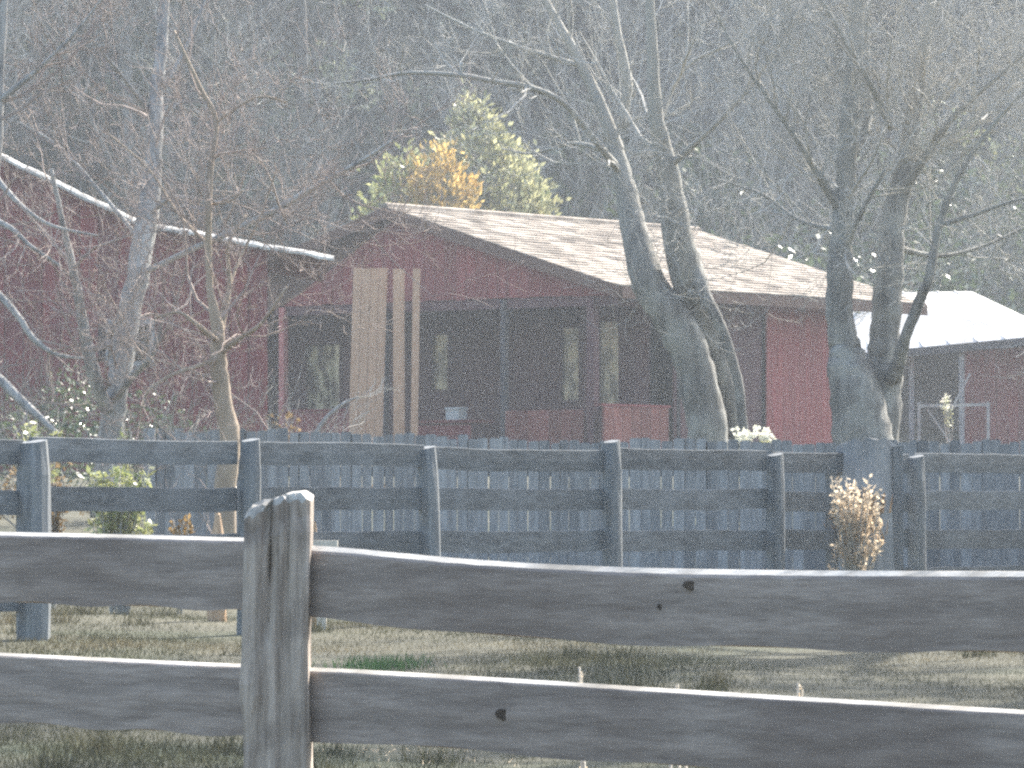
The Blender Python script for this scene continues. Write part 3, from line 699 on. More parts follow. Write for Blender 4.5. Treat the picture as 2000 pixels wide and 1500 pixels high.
def proto_shrub(seed, R, leafm, n=26, L=.12, twm='twig_hill'):
    rg = random.Random(seed); tr = MB(); cr = MB()
    for k in range(9):
        d = rdir(Vector((0, 0, 1)), rg.uniform(.1, .9), rg); twig(tr, Vector((rg.gauss(0, .1), rg.gauss(0, .1), -.1)), d, R * 1.6, .025, 2, rg, .08, (4, 4), .15, .004)
    for k in range(n):
        v = rdir(Vector((0, 0, 1)), rg.uniform(0, 1.45), rg); c = v * R * rg.uniform(.4, 1.0) * 1.2; c.z = abs(c.z) + .2
        leafy(cr, c, R * .28, 60, rg, L, L * .5, .8)
    return tr.mesh('stems', twm), cr.mesh('foliage', leafm)
def tree_from(protos, name, label, cat, loc, rz, sc, group, names=('trunk', 'crown')):
    r = thing(name, label, cat, loc, group, rz); r.scale = (sc, sc, sc * rnd.uniform(.9, 1.1))
    for nm, me in zip(names, protos): link(nm, me, r)
    return r
bares = [proto_bare(s_, 13 + s_ % 3) for s_ in (101, 102, 103, 104)]
pines = [proto_pine(s_, 14) for s_ in (201, 202)]; shade_pines = [proto_pine(s_, 14, .42) for s_ in (203, 204)]
ever = [proto_shrub(301, 1.5, 'broadleaf'), proto_shrub(302, 1.3, 'dry_leaf', 12), proto_shrub(303, 1.4, 'pale_green_leaf', 14, .1)]
def proto_leafy(seed, hgt):
    rg = random.Random(seed); tr = MB(); cr = MB(); n = 7; r0 = .13
    pts = [Vector((0, 0, -.3))]; d = Vector((0, 0, 1))
    for i in range(n):
        d = (d + Vector((rg.gauss(0, .1), rg.gauss(0, .1), .15))).normalized(); pts.append(pts[-1] + d * hgt / n)
    tr.tube(pts, [r0 * (1 - .85 * i / n) for i in range(n + 1)], 8, .05)
    for k in range(34):
        f = rg.uniform(.12, 1); i = min(n - 1, int(f * n)); q = pts[i].lerp(pts[i + 1], f * n - i)
        L = hgt * .27 * math.sin(math.pi * min(1, .25 + .72 * f)) * rg.uniform(.5, 1.15); dd = rdir(Vector((0, 0, 1)), rg.uniform(.6, 1.4), rg); e = q + dd * L
        tr.tube([q, q.lerp(e, .5) + Vector((0, 0, .05 * L)), e], [.035, .02, .008], 4)
        for j in range(3): leafy(cr, q.lerp(e, rg.uniform(.5, 1.1)) + Vector((rg.gauss(0, .2), rg.gauss(0, .2), rg.gauss(0, .15))), rg.uniform(.22, .5), 42, rg, .15, .08, .7)
    return tr.mesh('trunk', 'bark_hill', True), cr.mesh('crown', 'hill_leaf')
leafies = [proto_leafy(401, 9), proto_leafy(402, 10), proto_leafy(403, 8)]
GL_ = 'grey green leafy trees on the hillside behind the house'
GB_ = 'bare trees on the hillside behind the house'; GP_ = 'evergreens on the hillside behind the house'; GS_ = 'shrubs at the foot of the hillside'
hr = random.Random(55)
placed = []
def okp(x, y, dmin):
    for (a, b) in placed:
        if (a - x) ** 2 + (b - y) ** 2 < dmin * dmin: return False
    placed.append((x, y)); return True
k = 0; tries = 0
while k < 54 and tries < 4000:
    tries += 1
    y = hr.uniform(89, 118); x = hr.uniform(-.14, .16) * y
    if y < 104 and x > -3.5: continue
    if not okp(x, y, 1.8): continue
    tree_from(bares[k % 4], 'hillside_tree', 'bare grey tree among many on the wooded hillside behind the house', 'tree', (x, y, gz(x, y)), hr.uniform(0, 6.28), hr.uniform(.75, 1.15), GB_); k += 1
for (x, y, sc) in ((-9.5, 96, .95), (-5.2, 101, 1.1), (-6.6, 93, .7), (-12.5, 103, 1.1), (-7.2, 98, .9), (-3.9, 103, 1.0), (-11, 107, 1.0), (-1.6, 107, 1.0), (-8.8, 104, 1.0), (.8, 109, 1.0), (3.9, 112, .9), (6.4, 111, 1.1), (-7.5, 109, 1.1), (9.5, 113, 1.0), (-.8, 112, 1.1), (12.5, 110, 1.0), (-3.8, 108, 1.0), (4.6, 114, 1.1)):
    tree_from(pines[int(abs(x * 10)) % 2], 'evergreen_tree', 'dark evergreen among the bare trees on the hillside behind the house', 'tree', (x, y, gz(x, y)), hr.uniform(0, 6.28), sc, GP_)
for k in range(34):
    y = hr.uniform(91, 118); x = hr.uniform(-.125, .125) * y
    if y < 105 and x > -3.5: y = hr.uniform(105, 120)
    tree_from(leafies[k % 3], 'leafy_tree', 'grey green leafy tree among the bare ones on the hillside behind the house', 'tree', (x, y, gz(x, y)), hr.uniform(0, 6.28), hr.uniform(.7, 1.25), GL_)
for k in range(26):
    y = hr.uniform(86.5, 100); x = hr.uniform(-.12, .12) * y
    if 2.5 < x < 12 and y < 92: y += 6
    t = hr.choice((0, 0, 0, 1, 2)); tree_from(ever[t], 'hillside_shrub', ('dark green shrub', 'brown leaved shrub', 'pale green shrub')[t] + ' in the undergrowth along the foot of the hillside', 'shrub', (x, y, gz(x, y)), hr.uniform(0, 6.28), hr.uniform(.6, 1.3), GS_ + (' (dark green)', ' (brown leaved)', ' (pale green)')[t], ('stems', 'foliage'))

for (x, y, sc) in ((3.6, 88.6, 1.5), (5.2, 89.5, 1.7), (6.8, 89.2, 1.4), (8.4, 91.5, 1.6), (10.5, 93, 1.5), (1.6, 91, 1.5), (-.5, 92, 1.3), (7.5, 95, 1.9), (4.0, 94, 1.9), (1.5, 98, 2.0)):
    tree_from(ever[0], 'hillside_shrub', 'dark green shrub in the undergrowth along the foot of the hillside', 'shrub', (x, y, gz(x, y)), x * 3, sc, GS_ + ' (dark green)', ('stems', 'foliage'))
for k in range(46):
    y = hr.uniform(97, 118); x = hr.uniform(-.12, .12) * y
    t = hr.choice((0, 0, 2, 1, 0)); tree_from(ever[t], 'hillside_shrub', ('dark green shrub', 'brown leaved shrub', 'pale green shrub')[t] + ' in the undergrowth along the foot of the hillside', 'shrub', (x, y, gz(x, y)), hr.uniform(0, 6.28), hr.uniform(.8, 1.7), GS_ + (' (dark green)', ' (brown leaved)', ' (pale green)')[t], ('stems', 'foliage'))
for (x, y, sc) in ((-1.5, 97, .5), (2.6, 99, .55), (6.0, 98, .5), (9.5, 98, .55), (12, 100, .6), (4.4, 102, .6), (.2, 101, .6), (7.9, 102, .6), (10.8, 103, .6)):
    tree_from(bares[int(x) % 4], 'hillside_tree', 'bare grey tree among many on the wooded hillside behind the house', 'tree', (x, y, gz(x, y)), x * 5, sc, GB_)

# the wood further up, one mass (geometry nodes over points)
src = bpy.data.collections.new('wood_sources')
for i, (a, b) in enumerate(bares[:3] + pines):
    bm2 = bpy.data.meshes.new('wood_tree')
    me_objs = [bpy.data.objects.new('t', a), bpy.data.objects.new('c', b)]
    va = np.empty(len(a.vertices) * 3, 'f'); a.vertices.foreach_get('co', va); vb = np.empty(len(b.vertices) * 3, 'f'); b.vertices.foreach_get('co', vb)
    fa = [tuple(p.vertices) for p in a.polygons]; na = len(a.vertices); fb = [tuple(v + na for v in p.vertices) for p in b.polygons]
    bm2.from_pydata(np.concatenate([va, vb]).reshape(-1, 3).tolist(), [], fa + fb)
    bm2.materials.append(a.materials[0]); bm2.materials.append(b.materials[0])
    bm2.polygons.foreach_set('material_index', [0] * len(fa) + [1] * len(fb)); bm2.update()
    src.objects.link(bpy.data.objects.new('wood_tree_%02d' % i, bm2))
pv = []; idx = []; rot = []; scl = []
while len(pv) < 300:
    y = hr.uniform(112, 178); x = hr.uniform(-.2, .2) * y
    pv.append((x, y, gz(x, y))); idx.append(hr.choice((0, 1, 2, 3, 4, 3, 4))); rot.append((0, 0, hr.uniform(0, 6.28))); scl.append(hr.uniform(.8, 1.3))
pm = bpy.data.meshes.new('woodland'); pm.from_pydata(pv, [], [])
at = pm.attributes.new('idx', 'INT', 'POINT'); at.data.foreach_set('value', idx)
at = pm.attributes.new('rot', 'FLOAT_VECTOR', 'POINT'); at.data.foreach_set('vector', [c for r in rot for c in r])
at = pm.attributes.new('scl', 'FLOAT', 'POINT'); at.data.foreach_set('value', scl)
wo_ = link('woodland', pm); wo_['kind'] = 'stuff'; wo_['label'] = 'far wood of bare and evergreen trees covering the upper hillside'; wo_['category'] = 'woodland'
ng = bpy.data.node_groups.new('scatter_wood', 'GeometryNodeTree')
ng.interface.new_socket('Geometry', in_out='INPUT', socket_type='NodeSocketGeometry'); ng.interface.new_socket('Geometry', in_out='OUTPUT', socket_type='NodeSocketGeometry')
gi = ng.nodes.new('NodeGroupInput'); go = ng.nodes.new('NodeGroupOutput'); ip = ng.nodes.new('GeometryNodeInstanceOnPoints')
ci = ng.nodes.new('GeometryNodeCollectionInfo'); ci.inputs[0].default_value = src; ci.inputs['Separate Children'].default_value = True; ci.inputs['Reset Children'].default_value = True
def na(nm, ty):
    n = ng.nodes.new('GeometryNodeInputNamedAttribute'); n.data_type = ty; n.inputs[0].default_value = nm; return n.outputs[0]
ng.links.new(gi.outputs[0], ip.inputs['Points']); ng.links.new(ci.outputs[0], ip.inputs['Instance']); ip.inputs['Pick Instance'].default_value = True
ng.links.new(na('idx', 'INT'), ip.inputs['Instance Index']); ng.links.new(na('rot', 'FLOAT_VECTOR'), ip.inputs['Rotation']); ng.links.new(na('scl', 'FLOAT'), ip.inputs['Scale'])
ng.links.new(ip.outputs[0], go.inputs[0])
md = wo_.modifiers.new('scatter', 'NODES'); md.node_group = ng

# tall evergreens added out of view at right to shade the grass
for (x, y, sc, lab) in ((7.6, 30, 1.3, 'unseen tall evergreen added for shade, nearest the right edge beyond the rail fence'), (10.6, 31.5, 1.3, 'unseen tall evergreen added for shade, second from the near fence outside the right edge'),
                        (9.8, 27.5, 1.25, 'unseen slim evergreen added for shade between the two nearest the right edge'), (7.0, 34.0, 1.25, 'unseen evergreen added for shade, hemmed in behind the nearest one at the right edge'),
                        (8.8, 25, 1.1, 'unseen evergreen added for shade, closest to the near fence outside the right edge'), (8.3, 35.5, 1.3, 'unseen tall evergreen added for shade beside the multi stemmed tree outside the right edge'), (11.8, 37, 1.4, 'tallest unseen evergreen added for shade, furthest back outside the right edge')):
    tree_from(shade_pines[int(x) % 2], 'evergreen_tree', lab, 'tree', (x, y, gz(x, y)), y, sc, 'unseen evergreens added to shade the grass')

# magnolia-like evergreens right behind the ridge
def cone_shrub(name, label, px, ybot, Y, prof, leafm, seed, nclump, L):
    rg = random.Random(seed); s = Y / F; b = P(px, ybot, Y); b.z = gz(b.x, b.y)
    root = thing(name, label, 'shrub', b); tr = MB(); cr = MB()
    top = P(px, prof[0][1], Y).z
    tr.tube([b - Vector((0, 0, .2)), Vector((b.x + .05, b.y, b.z + (top - b.z) * .5)), Vector((b.x, b.y, top - .1))], [.12, .07, .015], 7, .05)
    lo, hi = prof[0][1], prof[-1][1]
    for k in range(nclump):
        yy = lo + (hi - lo) * rg.random() ** .75
        for (q0, q1) in zip(prof, prof[1:]):
            if q0[1] <= yy <= q1[1]:
                t = (yy - q0[1]) / max(1, q1[1] - q0[1]); xl = q0[0] + (q1[0] - q0[0]) * t; xr = q0[2] + (q1[2] - q0[2]) * t; break
        cxp = (xl + xr) / 2; hw = (xr - xl) / 2 * s; a = rg.uniform(0, 6.28); rr = hw * rg.uniform(.35, 1) ** .5
        c = P(cxp, yy, Y) + Vector((math.cos(a) * rr, math.sin(a) * rr * .8, 0))
        axis = Vector((b.x, b.y, c.z - .25))
        tr.tube([axis, axis.lerp(c, .6) + Vector((0, 0, .03)), c], [.018, .012, .006], 3)
        up = Vector((math.cos(a) * .5, math.sin(a) * .5, 1)).normalized()
        for j in range(17):                 # upright rosettes of leaves
            d = (up + Vector((rg.gauss(0, .55), rg.gauss(0, .55), rg.gauss(0, .35)))).normalized()
            cr.leaf(c + Vector((rg.gauss(0, .09), rg.gauss(0, .09), rg.gauss(0, .16))), d, Vector((rg.gauss(0, 1), rg.gauss(0, 1), .3)).normalized(), L * rg.uniform(.6, 1.2), L * .42 * rg.uniform(.7, 1.2))
    part('trunk', tr, 'bark_grey', root); part('foliage', cr, leafm, root); return root
cone_shrub('broadleaf_evergreen', 'tall pointed green evergreen with glossy pale lit leaves above the roof ridge', 945, 470, 86.5,
           [(915, 200, 925), (890, 250, 962), (850, 295, 1008), (820, 340, 1048), (790, 400, 1080), (780, 620, 1110)], 'olive_leaf', 71, 440, .17)
cone_shrub('golden_shrub', 'orange and gold leaved bush in front of the pointed evergreen, above the gable peak', 860, 470, 85.0,
           [(850, 300, 870), (815, 330, 905), (790, 375, 930), (770, 430, 945), (760, 620, 950)], 'yellow_leaf', 72, 150, .17)
cone_shrub('olive_shrub', 'pale olive bush left of the golden one, just above the gable peak', 770, 480, 85.3,
           [(775, 305, 800), (755, 340, 830), (730, 380, 850), (705, 415, 860), (690, 620, 870)], 'pale_green_leaf', 73, 130, .17)

# ------------------------------------------------------------------ picket fence
PY = 39.2
pf = thing('picket_fence', 'weathered grey picket fence of close upright boards behind the rail fence', 'fence', P(1100, 960, PY))
def ptop(px):
    ks = [(280, 840), (480, 838), (700, 848), (860, 852), (1180, 866), (1250, 858), (1480, 862), (1620, 866), (1800, 862), (3000, 860)]
    for a, b in zip(ks, ks[1:]):
        if px <= b[0]: return a[1] + (b[1] - a[1]) * (px - a[0]) / (b[0] - a[0])
    return 860
px = 282.0
while px < 2900:
    wpx = rnd.uniform(17.5, 23); p = P(px + wpx / 2, ptop(px) + rnd.uniform(-5, 5), PY); wd = (wpx - rnd.choice((.0, .0, .2, .3, 1.0))) * PY / F
    zb = gz(p.x, PY) + .04
    m = MB(); x0, x1 = p.x - wd / 2, p.x + wd / 2; c = .012; l = rnd.uniform(-.008, .008)
    m.prism([Vector((x0, PY, zb)), Vector((x1, PY, zb)), Vector((x1 + l, PY, p.z - c)), Vector((x1 - c + l, PY, p.z)), Vector((x0 + c + l, PY, p.z)), Vector((x0 + l, PY, p.z - c))], (0, .018 + .004 * rnd.random(), 0))
    part('picket', m, 'picket_grey', pf); px += wpx
for dz in (.95, .3):
    z = gz(0, PY) + dz; m = MB(); m.box((pxX(1591, PY), PY + .045, z), (pxX(2900, PY) - pxX(282, PY), .04, .08)); part('rail', m, 'fence_grey', pf)
for px in (300, 880, 1460, 2040, 2620):
    m = MB(); m.box((pxX(px, PY), PY + .11, gz(0, PY) + .5), (.09, .09, 1.3)); part('post', m, 'fence_post_grey', pf)

# ------------------------------------------------------------------ mid rail fence (four rails), running away to the right
FD = Vector((.588, .809, 0)).normalized(); FA = P(55, 900, 28.0); FA.z = 0
def FP(t, z): return Vector((FA.x + FD.x * t, FA.y + FD.y * t, z))
FN = Vector((FD.y, -FD.x, 0))           # towards the camera side
rf = thing('rail_fence', 'dark grey four rail fence running away to the right beyond the near fence', 'fence', FP(4, gz(0, 30)))
ts = [-6.0, -4.0, -2.0, -.02, 1.92, 3.80, 5.80, 7.80, 9.72, 11.65, 13.6, 15.5, 17.4]
for i, t in enumerate(ts):
    g = gz(FP(t, 0).x, FP(t, 0).y); top = 1.595 + rnd.uniform(-.02, .03) + (.035 if i in (6,) else 0); wd = .125 if i != 3 else .18
    m = MB(); rings = []
    lean = Vector((rnd.uniform(-.02, .02), 0, 0)) if i != 5 else Vector((-.045, 0, 0))
    for k in range(8):
        f = k / 7; z = g - .2 + (top - g + .2) * f
        ring = []
        for a in range(10):
            an = 2 * math.pi * a / 10; sq = 1 / max(abs(math.cos(an)), abs(math.sin(an))) ** .6
            r_ = wd / 2 * sq * (1 + rnd.uniform(-.04, .04)) * (1 if f < .98 else .8)
            q = FP(t + .02, z) + FN * (.045) + lean * f; ring.append(q + FD * (math.cos(an) * r_) + FN * (math.sin(an) * r_) + Vector((0, 0, (.012 * math.cos(an) if k == 7 else 0))))
        rings.append(ring)
    m.sweep(None, rings); part('post', m, 'fence_post_grey', rf)
for a, (t0, t1) in enumerate(zip(ts, ts[1:])):
    for k, zt in enumerate((1.60, 1.325, 1.05, .77)):
        if a == 5 and k in (0,): pass
        h = .142; sag = rnd.uniform(-.012, .004); rings = []; off = rnd.uniform(-.012, .012)
        if a == 0: off += .0
        for j in range(9):
            f = j / 8; t = t0 + .05 + (t1 - t0 - .08) * f; z = zt + off + sag * 4 * f * (1 - f) + rnd.uniform(-.004, .004)
            if a == 2: z -= .02 * f
            q = FP(t, z) + FN * (.006 + .001 * k)
            rings.append([q + Vector((0, 0, -h)), q + FN * .002 + Vector((0, 0, -h * .5)), q + Vector((0, 0, -.003)), q - FN * .004, q - FN * .03, q - FN * .034 + Vector((0, 0, -h))])
        m = MB(); m.sweep(None, rings); part('rail', m, 'fence_grey', rf)
# second light upright tied to the post at far left
# ------------------------------------------------------------------ broken stump in the fence line
SY = 35.2
st = thing('tree_stump', 'tall grey broken stump with torn orange wood, standing in the fence line at right', 'stump', P(1690, 1240, SY))
s_ = SY / F; m = MB(); rg = random.Random(5); K = 28
base = P(1692, 1240, SY); base.z = gz(base.x, SY) - .1
ztop = P(0, 868, SY).z; rings = []
prof = [rg.uniform(-.035, .035) for _ in range(K)]
tp = [rg.uniform(-.03, .015) for _ in range(K)]
for k in range(12):
    f = k / 11; ring = []
    for a in range(K):
        an = 2 * math.pi * a / K; r_ = (118 * s_ / 2) * (1.18 - .2 * f) * (1 + prof[a] + .03 * math.sin(5 * an + f * 3) + 0)
        z = base.z + (ztop - base.z) * f + (tp[a] - .05 * math.sin(an) if k == 11 else 0)
        ring.append(Vector((base.x + math.cos(an) * r_, SY + math.sin(an) * r_ * .8, z)))
    rings.append(ring)
m.sweep(None, rings, caps=True); part('trunk', m, 'picket_grey', st)
m = MB()
for k in range(230):                                  # fine splinters of torn wood and dry bark shreds
    pxx = rg.gauss(1672, 30); yy = 1000 + abs(rg.gauss(0, 42)) - 45 * rg.random() - (pxx - 1660) * .25
    if not (1612 < pxx < 1742) or yy > 1105: continue
    hh = rg.uniform(.02, .07); wv = rg.uniform(.003, .011); off = .36 * math.sqrt(max(.1, 1 - ((pxx - 1690) / 72) ** 2)) * .62
    p = P(pxx, yy, SY - off - .015); dx = rg.uniform(-.03, .03)
    m.prism([p + Vector((-wv, .03, -hh)), p + Vector((wv, .03, -hh)), p + Vector((wv * .6 + dx, -.02, hh * .5)), p + Vector((dx * 1.5, -.05 * rg.random(), hh)), p + Vector((-wv * .7 + dx, -.02, hh * .4))], (0, .012, 0))
part('torn_wood', m, 'torn_wood', st)
STUMP_DONE = True
for (x0, x1, y0) in ((1612, 1632, 880), (1744, 1764, 872)):
    m = MB(); a, b = P(x0, y0, SY - .1), P(x1, y0, SY - .1)
    m.prism([Vector((a.x, a.y, base.z)), Vector((b.x, a.y, base.z)), Vector((b.x, a.y, b.z)), Vector((a.x, a.y, a.z))], (0, .05, 0)); part('splint_board', m, 'fence_post_grey', st)

# ------------------------------------------------------------------ near fence
nf = thing('post_and_rail_fence', 'nearest weathered brown fence with a split post and two thick sagging rails', 'fence', P(540, 2000, 10.1))
nf.location.z = 0
def Yn(px): return 10.57 - (10.57 - 9.12) * px / 2000.0
def near_rail(px0, px1, tops, h0, h1, seed, t=.045, back=.02, ce=.016):
    rg = random.Random(seed); n = 90; rings = []
    def interp(px):
        for a, b in zip(tops, tops[1:]):
            if px <= b[0]: break
        f = (px - a[0]) / (b[0] - a[0]); return a[1] + (b[1] - a[1]) * f
    # smooth the polyline
    def top(px): return sum(interp(min(max(px + d, tops[0][0]), tops[-1][0])) for d in (-90, -45, 0, 45, 90)) / 5
    ph = rg.uniform(0, 9)
    for j in range(n + 1):
        px = px0 + (px1 - px0) * j / n; Y = Yn(px) + back; h = h0 + (h1 - h0) * j / n; q = P(px, top(px), Y)
        w1 = .0012 * math.sin(j * .4 + ph) + rg.uniform(-.0004, .0004); w2 = .004 * math.sin(j * .45 + ph * 2)
        ch = ce + rg.uniform(-.001, .001)
        rings.append([q + Vector((0, w1, -h + w2)), q + Vector((0, w1 * .5 - .002, -h * .5)), q + Vector((0, w1, -ch)), q + Vector((0, .005 + w1, -ch * .62)), q + Vector((0, .026, -.0 + w1 * .3)), q + Vector((0, t * .8, 0)), q + Vector((0, t, -.006)), q + Vector((0, t, -h))])
    m = MB(); m.sweep(None, rings, caps=False)
    for fi in range(len(m.f)):
        if fi % 8 in (3, 4, 5): m.mi[fi] = 1  # sunlit strip along the rail top, put into the colour
    m.f.append(tuple(range(8))[::-1]); m.f.append(tuple(range(n * 8, n * 8 + 8))); m.mi += [0, 0]
    return m
TR = [(600, 1063), (700, 1072), (800, 1083), (950, 1096), (1100, 1104), (1300, 1111), (1600, 1115), (2000, 1116), (2350, 1118), (3600, 1130)]
TL = [(-900, 1018), (0, 1039), (250, 1044), (480, 1051)]
r1 = part('rail', near_rail(598, 3600, TR, .149, .158, 1), ['rail_wood', 'cut_wood_lit_edge'], nf, smooth=False)
r2 = part('rail', near_rail(-900, 482, TL, .155, .152, 2, ce=.012), ['rail_wood', 'cut_wood_lit_edge'], nf)
r3 = part('rail', near_rail(598, 3600, [(600, 1303), (1000, 1326), (1320, 1347), (1700, 1370), (2000, 1388), (2350, 1408), (3600, 1480)], .15, .155, 3, ce=.011), ['rail_wood', 'cut_wood_lit_edge'], nf)
r4 = part('rail', near_rail(-900, 482, [(-900, 1225), (0, 1276), (250, 1288), (480, 1299)], .15, .15, 4, ce=.009), ['rail_wood', 'cut_wood_lit_edge'], nf)
r5 = part('rail', near_rail(598, 3600, [(600, 1640), (1300, 1670), (2350, 1700), (3600, 1790)], .15, .155, 5), ['rail_wood', 'cut_wood_lit_edge'], nf)
r6 = part('rail', near_rail(-900, 482, [(-900, 1540), (0, 1600), (480, 1630)], .15, .15, 6), ['rail_wood', 'cut_wood_lit_edge'], nf)
mat('knot', (.05, .038, .03), (.09, .07, .055), 30, (1, 1, 1), .9)
def knot(px, py, rx, rz, rail):
    m = MB(); c = P(px, py, Yn(px) + .0145); rings = []
    for (f, d) in ((1, .006), (.97, .0022), (.7, .0012), (.4, .002)):
        rings.append([c + Vector((math.cos(a) * rx * f, d, math.sin(a) * rz * f * (1 + .15 * math.sin(3 * a)))) for a in [2 * math.pi * i / 14 for i in range(14)]])
    m.sweep(None, rings); o = link('knot', m.mesh('knot', 'knot', origin=nf.location), rail)
knot(1352, 1143, .019, .010, r1); knot(985, 1395, .019, .012, r3); knot(1290, 1185, .007, .006, r1)
# posts
def near_post(pxc, wpx, ytop_l, ytop_r, seed, groove=True):
    rg = random.Random(seed); Y = Yn(pxc) - .065; s = Y / F; hw = wpx * s / 2; cx = pxX(pxc, Y); cy = Y + hw
    zl, zr = P(0, ytop_l, Y).z, P(0, ytop_r, Y).z
    # outline round the post, dense at the front
    fr = [-1 + 2 * i / 15 for i in range(16)]
    rings = []; NZ = 40
    for k in range(NZ + 1):
        f = k / NZ; ring = []
        z0 = -.1
        pyf = None
        for i, a in enumerate(fr):        # front face from left to right
            x = a * hw; y = -hw
            if abs(a) == 1: y += .006; x *= .97
            ztop = zl + (zr - zl) * smooth01((a + 1) * .75) + .006 * math.sin(i * 2.3)
            z = z0 + (ztop - z0) * f
            if f > .97: y += .006; x *= .97
            if groove:
                gd = max(0, min(1, (z - .86) / .2)); wv = -.22 + .04 * math.sin(z * 20)
                dd = abs(a - wv); y += .035 * gd * max(0, 1 - dd / .17)
                gd2 = max(0, min(1, (z - .70) / .3)); y += .010 * gd2 * max(0, 1 - abs(a - .33 - .02 * math.sin(z * 14)) / .1)
                y += .008 * max(0, 1 - abs(a - .12) / .1) * max(0, min(1, (1.0 - z) / .1))
                bulge = math.exp(-((z - .80) / .05) ** 2) * .008; y -= bulge * max(0, 1 - abs(a + .6) / .5); x -= bulge * .8 if a < -.8 else 0
            y += rg.uniform(-.0015, .0015); x += .003 * math.sin(z * 9 + seed)
            ring.append(Vector((cx + x, cy + y, z)))
        for (x, y) in ((1, -.5), (1.0, .5), (.95, .97), (.4, 1), (-.4, 1), (-.95, .97), (-1.0, .5), (-1, -.5)):
            ztop = zl + (zr - zl) * smooth01((x + 1) * .75) + (.012 if y > 0 else 0)
            z = z0 + (ztop - z0) * f
            ring.append(Vector((cx + x * hw + .003 * math.sin(z * 9 + seed), cy + y * hw, z)))
        rings.append(ring)
    m = MB(); m.sweep(None, rings, caps=False)
    # weathered top: inner rings
    m.cur = 1; last = rings[-1]; K = len(last); cen = sum(last, Vector()) / K; n0 = len(m.v) - K; prev = n0
    for (f, dz) in ((.8, .012), (.45, .016)):
        n1 = len(m.v)
        for q in last: p = cen.lerp(q, f); m.v.append(Vector((p.x, p.y, p.z + dz + rg.uniform(-.005, .005))))
        for i in range(K): j = (i + 1) % K; m.f.append((prev + i, prev + j, n1 + j, n1 + i)); m.mi.append(1)
        prev = n1
    m.v.append(cen + Vector((0, 0, .014))); c = len(m.v) - 1
    for i in range(K): j = (i + 1) % K; m.f.append((prev + i, prev + j, c)); m.mi.append(1)
    return m
part('post', near_post(540, 133, 1012, 978, 3), ['post_wood', 'cut_wood_lit_edge'], nf)
part('post', near_post(2330, 130, 1010, 985, 8, False), ['post_wood', 'cut_wood_lit_edge'], nf)
part('post', near_post(3580, 140, 1010, 985, 18, False), ['post_wood', 'cut_wood_lit_edge'], nf)
part('post', near_post(-880, 125, 1000, 960, 9, False), ['post_wood', 'cut_wood_lit_edge'], nf)

# ------------------------------------------------------------------ grass, tufts and plants
rg = random.Random(77); npr = np.random.default_rng(5)
def blades(n, fx, hmin, hmax, wmin, wmax, matn, name, label, lean=.5):
    X, Y = fx(n); n = len(X)
    Z = np.array([gz(a, b) for a, b in zip(X, Y)])
    an = npr.uniform(0, 2 * np.pi, n); h = npr.uniform(hmin, hmax, n); wd = npr.uniform(wmin, wmax, n)
    lx = npr.normal(0, lean, n) * h; ly = npr.normal(0, lean, n) * h
    v = np.empty((n, 3, 3)); v[:, 0] = np.stack([X - np.cos(an) * wd, Y - np.sin(an) * wd, Z - .01], 1)
    v[:, 1] = np.stack([X + np.cos(an) * wd, Y + np.sin(an) * wd, Z - .01], 1); v[:, 2] = np.stack([X + lx, Y + ly, Z + h], 1)
    me = bpy.data.meshes.new(name); me.vertices.add(3 * n); me.vertices.foreach_set('co', v.reshape(-1))
    me.loops.add(3 * n); me.loops.foreach_set('vertex_index', np.arange(3 * n, dtype=np.int32)); me.polygons.add(n)
    me.polygons.foreach_set('loop_start', np.arange(0, 3 * n, 3, dtype=np.int32)); me.update(calc_edges=True); me.validate()
    me.materials.append(MATS[matn]); o = link(name, me); o['kind'] = 'stuff'; o['label'] = label; o['category'] = 'grass'; return o
def field(n):
    Y = 9.6 + (40 - 9.6) * npr.random(n) ** .9; X = npr.uniform(-1, 1, n) * (.125 * Y + .5)
    keep = npr.random(n) < .55 + .45 * np.sin(X * 1.9 + np.sin(Y * .6) * 2) * np.sin(Y * .8 + X * .7)
    return X[keep], Y[keep]
blades(420000, field, .01, .035, .0018, .0035, 'grass', 'grass', 'short dry olive grass on the ground between the two rail fences', .7)
def clumps(n):
    cy = npr.uniform(13, 33, 90); cx = npr.uniform(-1, 1, 90) * (.115 * cy + .3); k = npr.integers(0, 90, n)
    return cx[k] + npr.normal(0, .06, n), cy[k] + npr.normal(0, .1, n)
blades(9000, clumps, .04, .13, .002, .004, 'grass', 'long_grass', 'scattered longer tufts of dull grass standing out of the short turf', .5)
def tuftf(cx, cy, r):
    def f(n): return cx + npr.normal(0, r, n), cy + npr.normal(0, r * 1.5, n)
    return f
for (px, py, Y, r, n, hh) in ((740, 1240, 25.5, .12, 420, .08), (640, 1290, 22, .05, 100, .05)):
    p = P(px, py, Y)
    o = blades(n, tuftf(p.x, Y, r), .04, hh, .003, .006, 'green_tuft', 'grass_tuft', 'x', .4)
    o['category'] = 'grass tuft'; o['label'] = 'bright green grass tuft on the bare ground below the near upper rail' if r > .09 else 'tiny green tuft close to the right side of the split post'
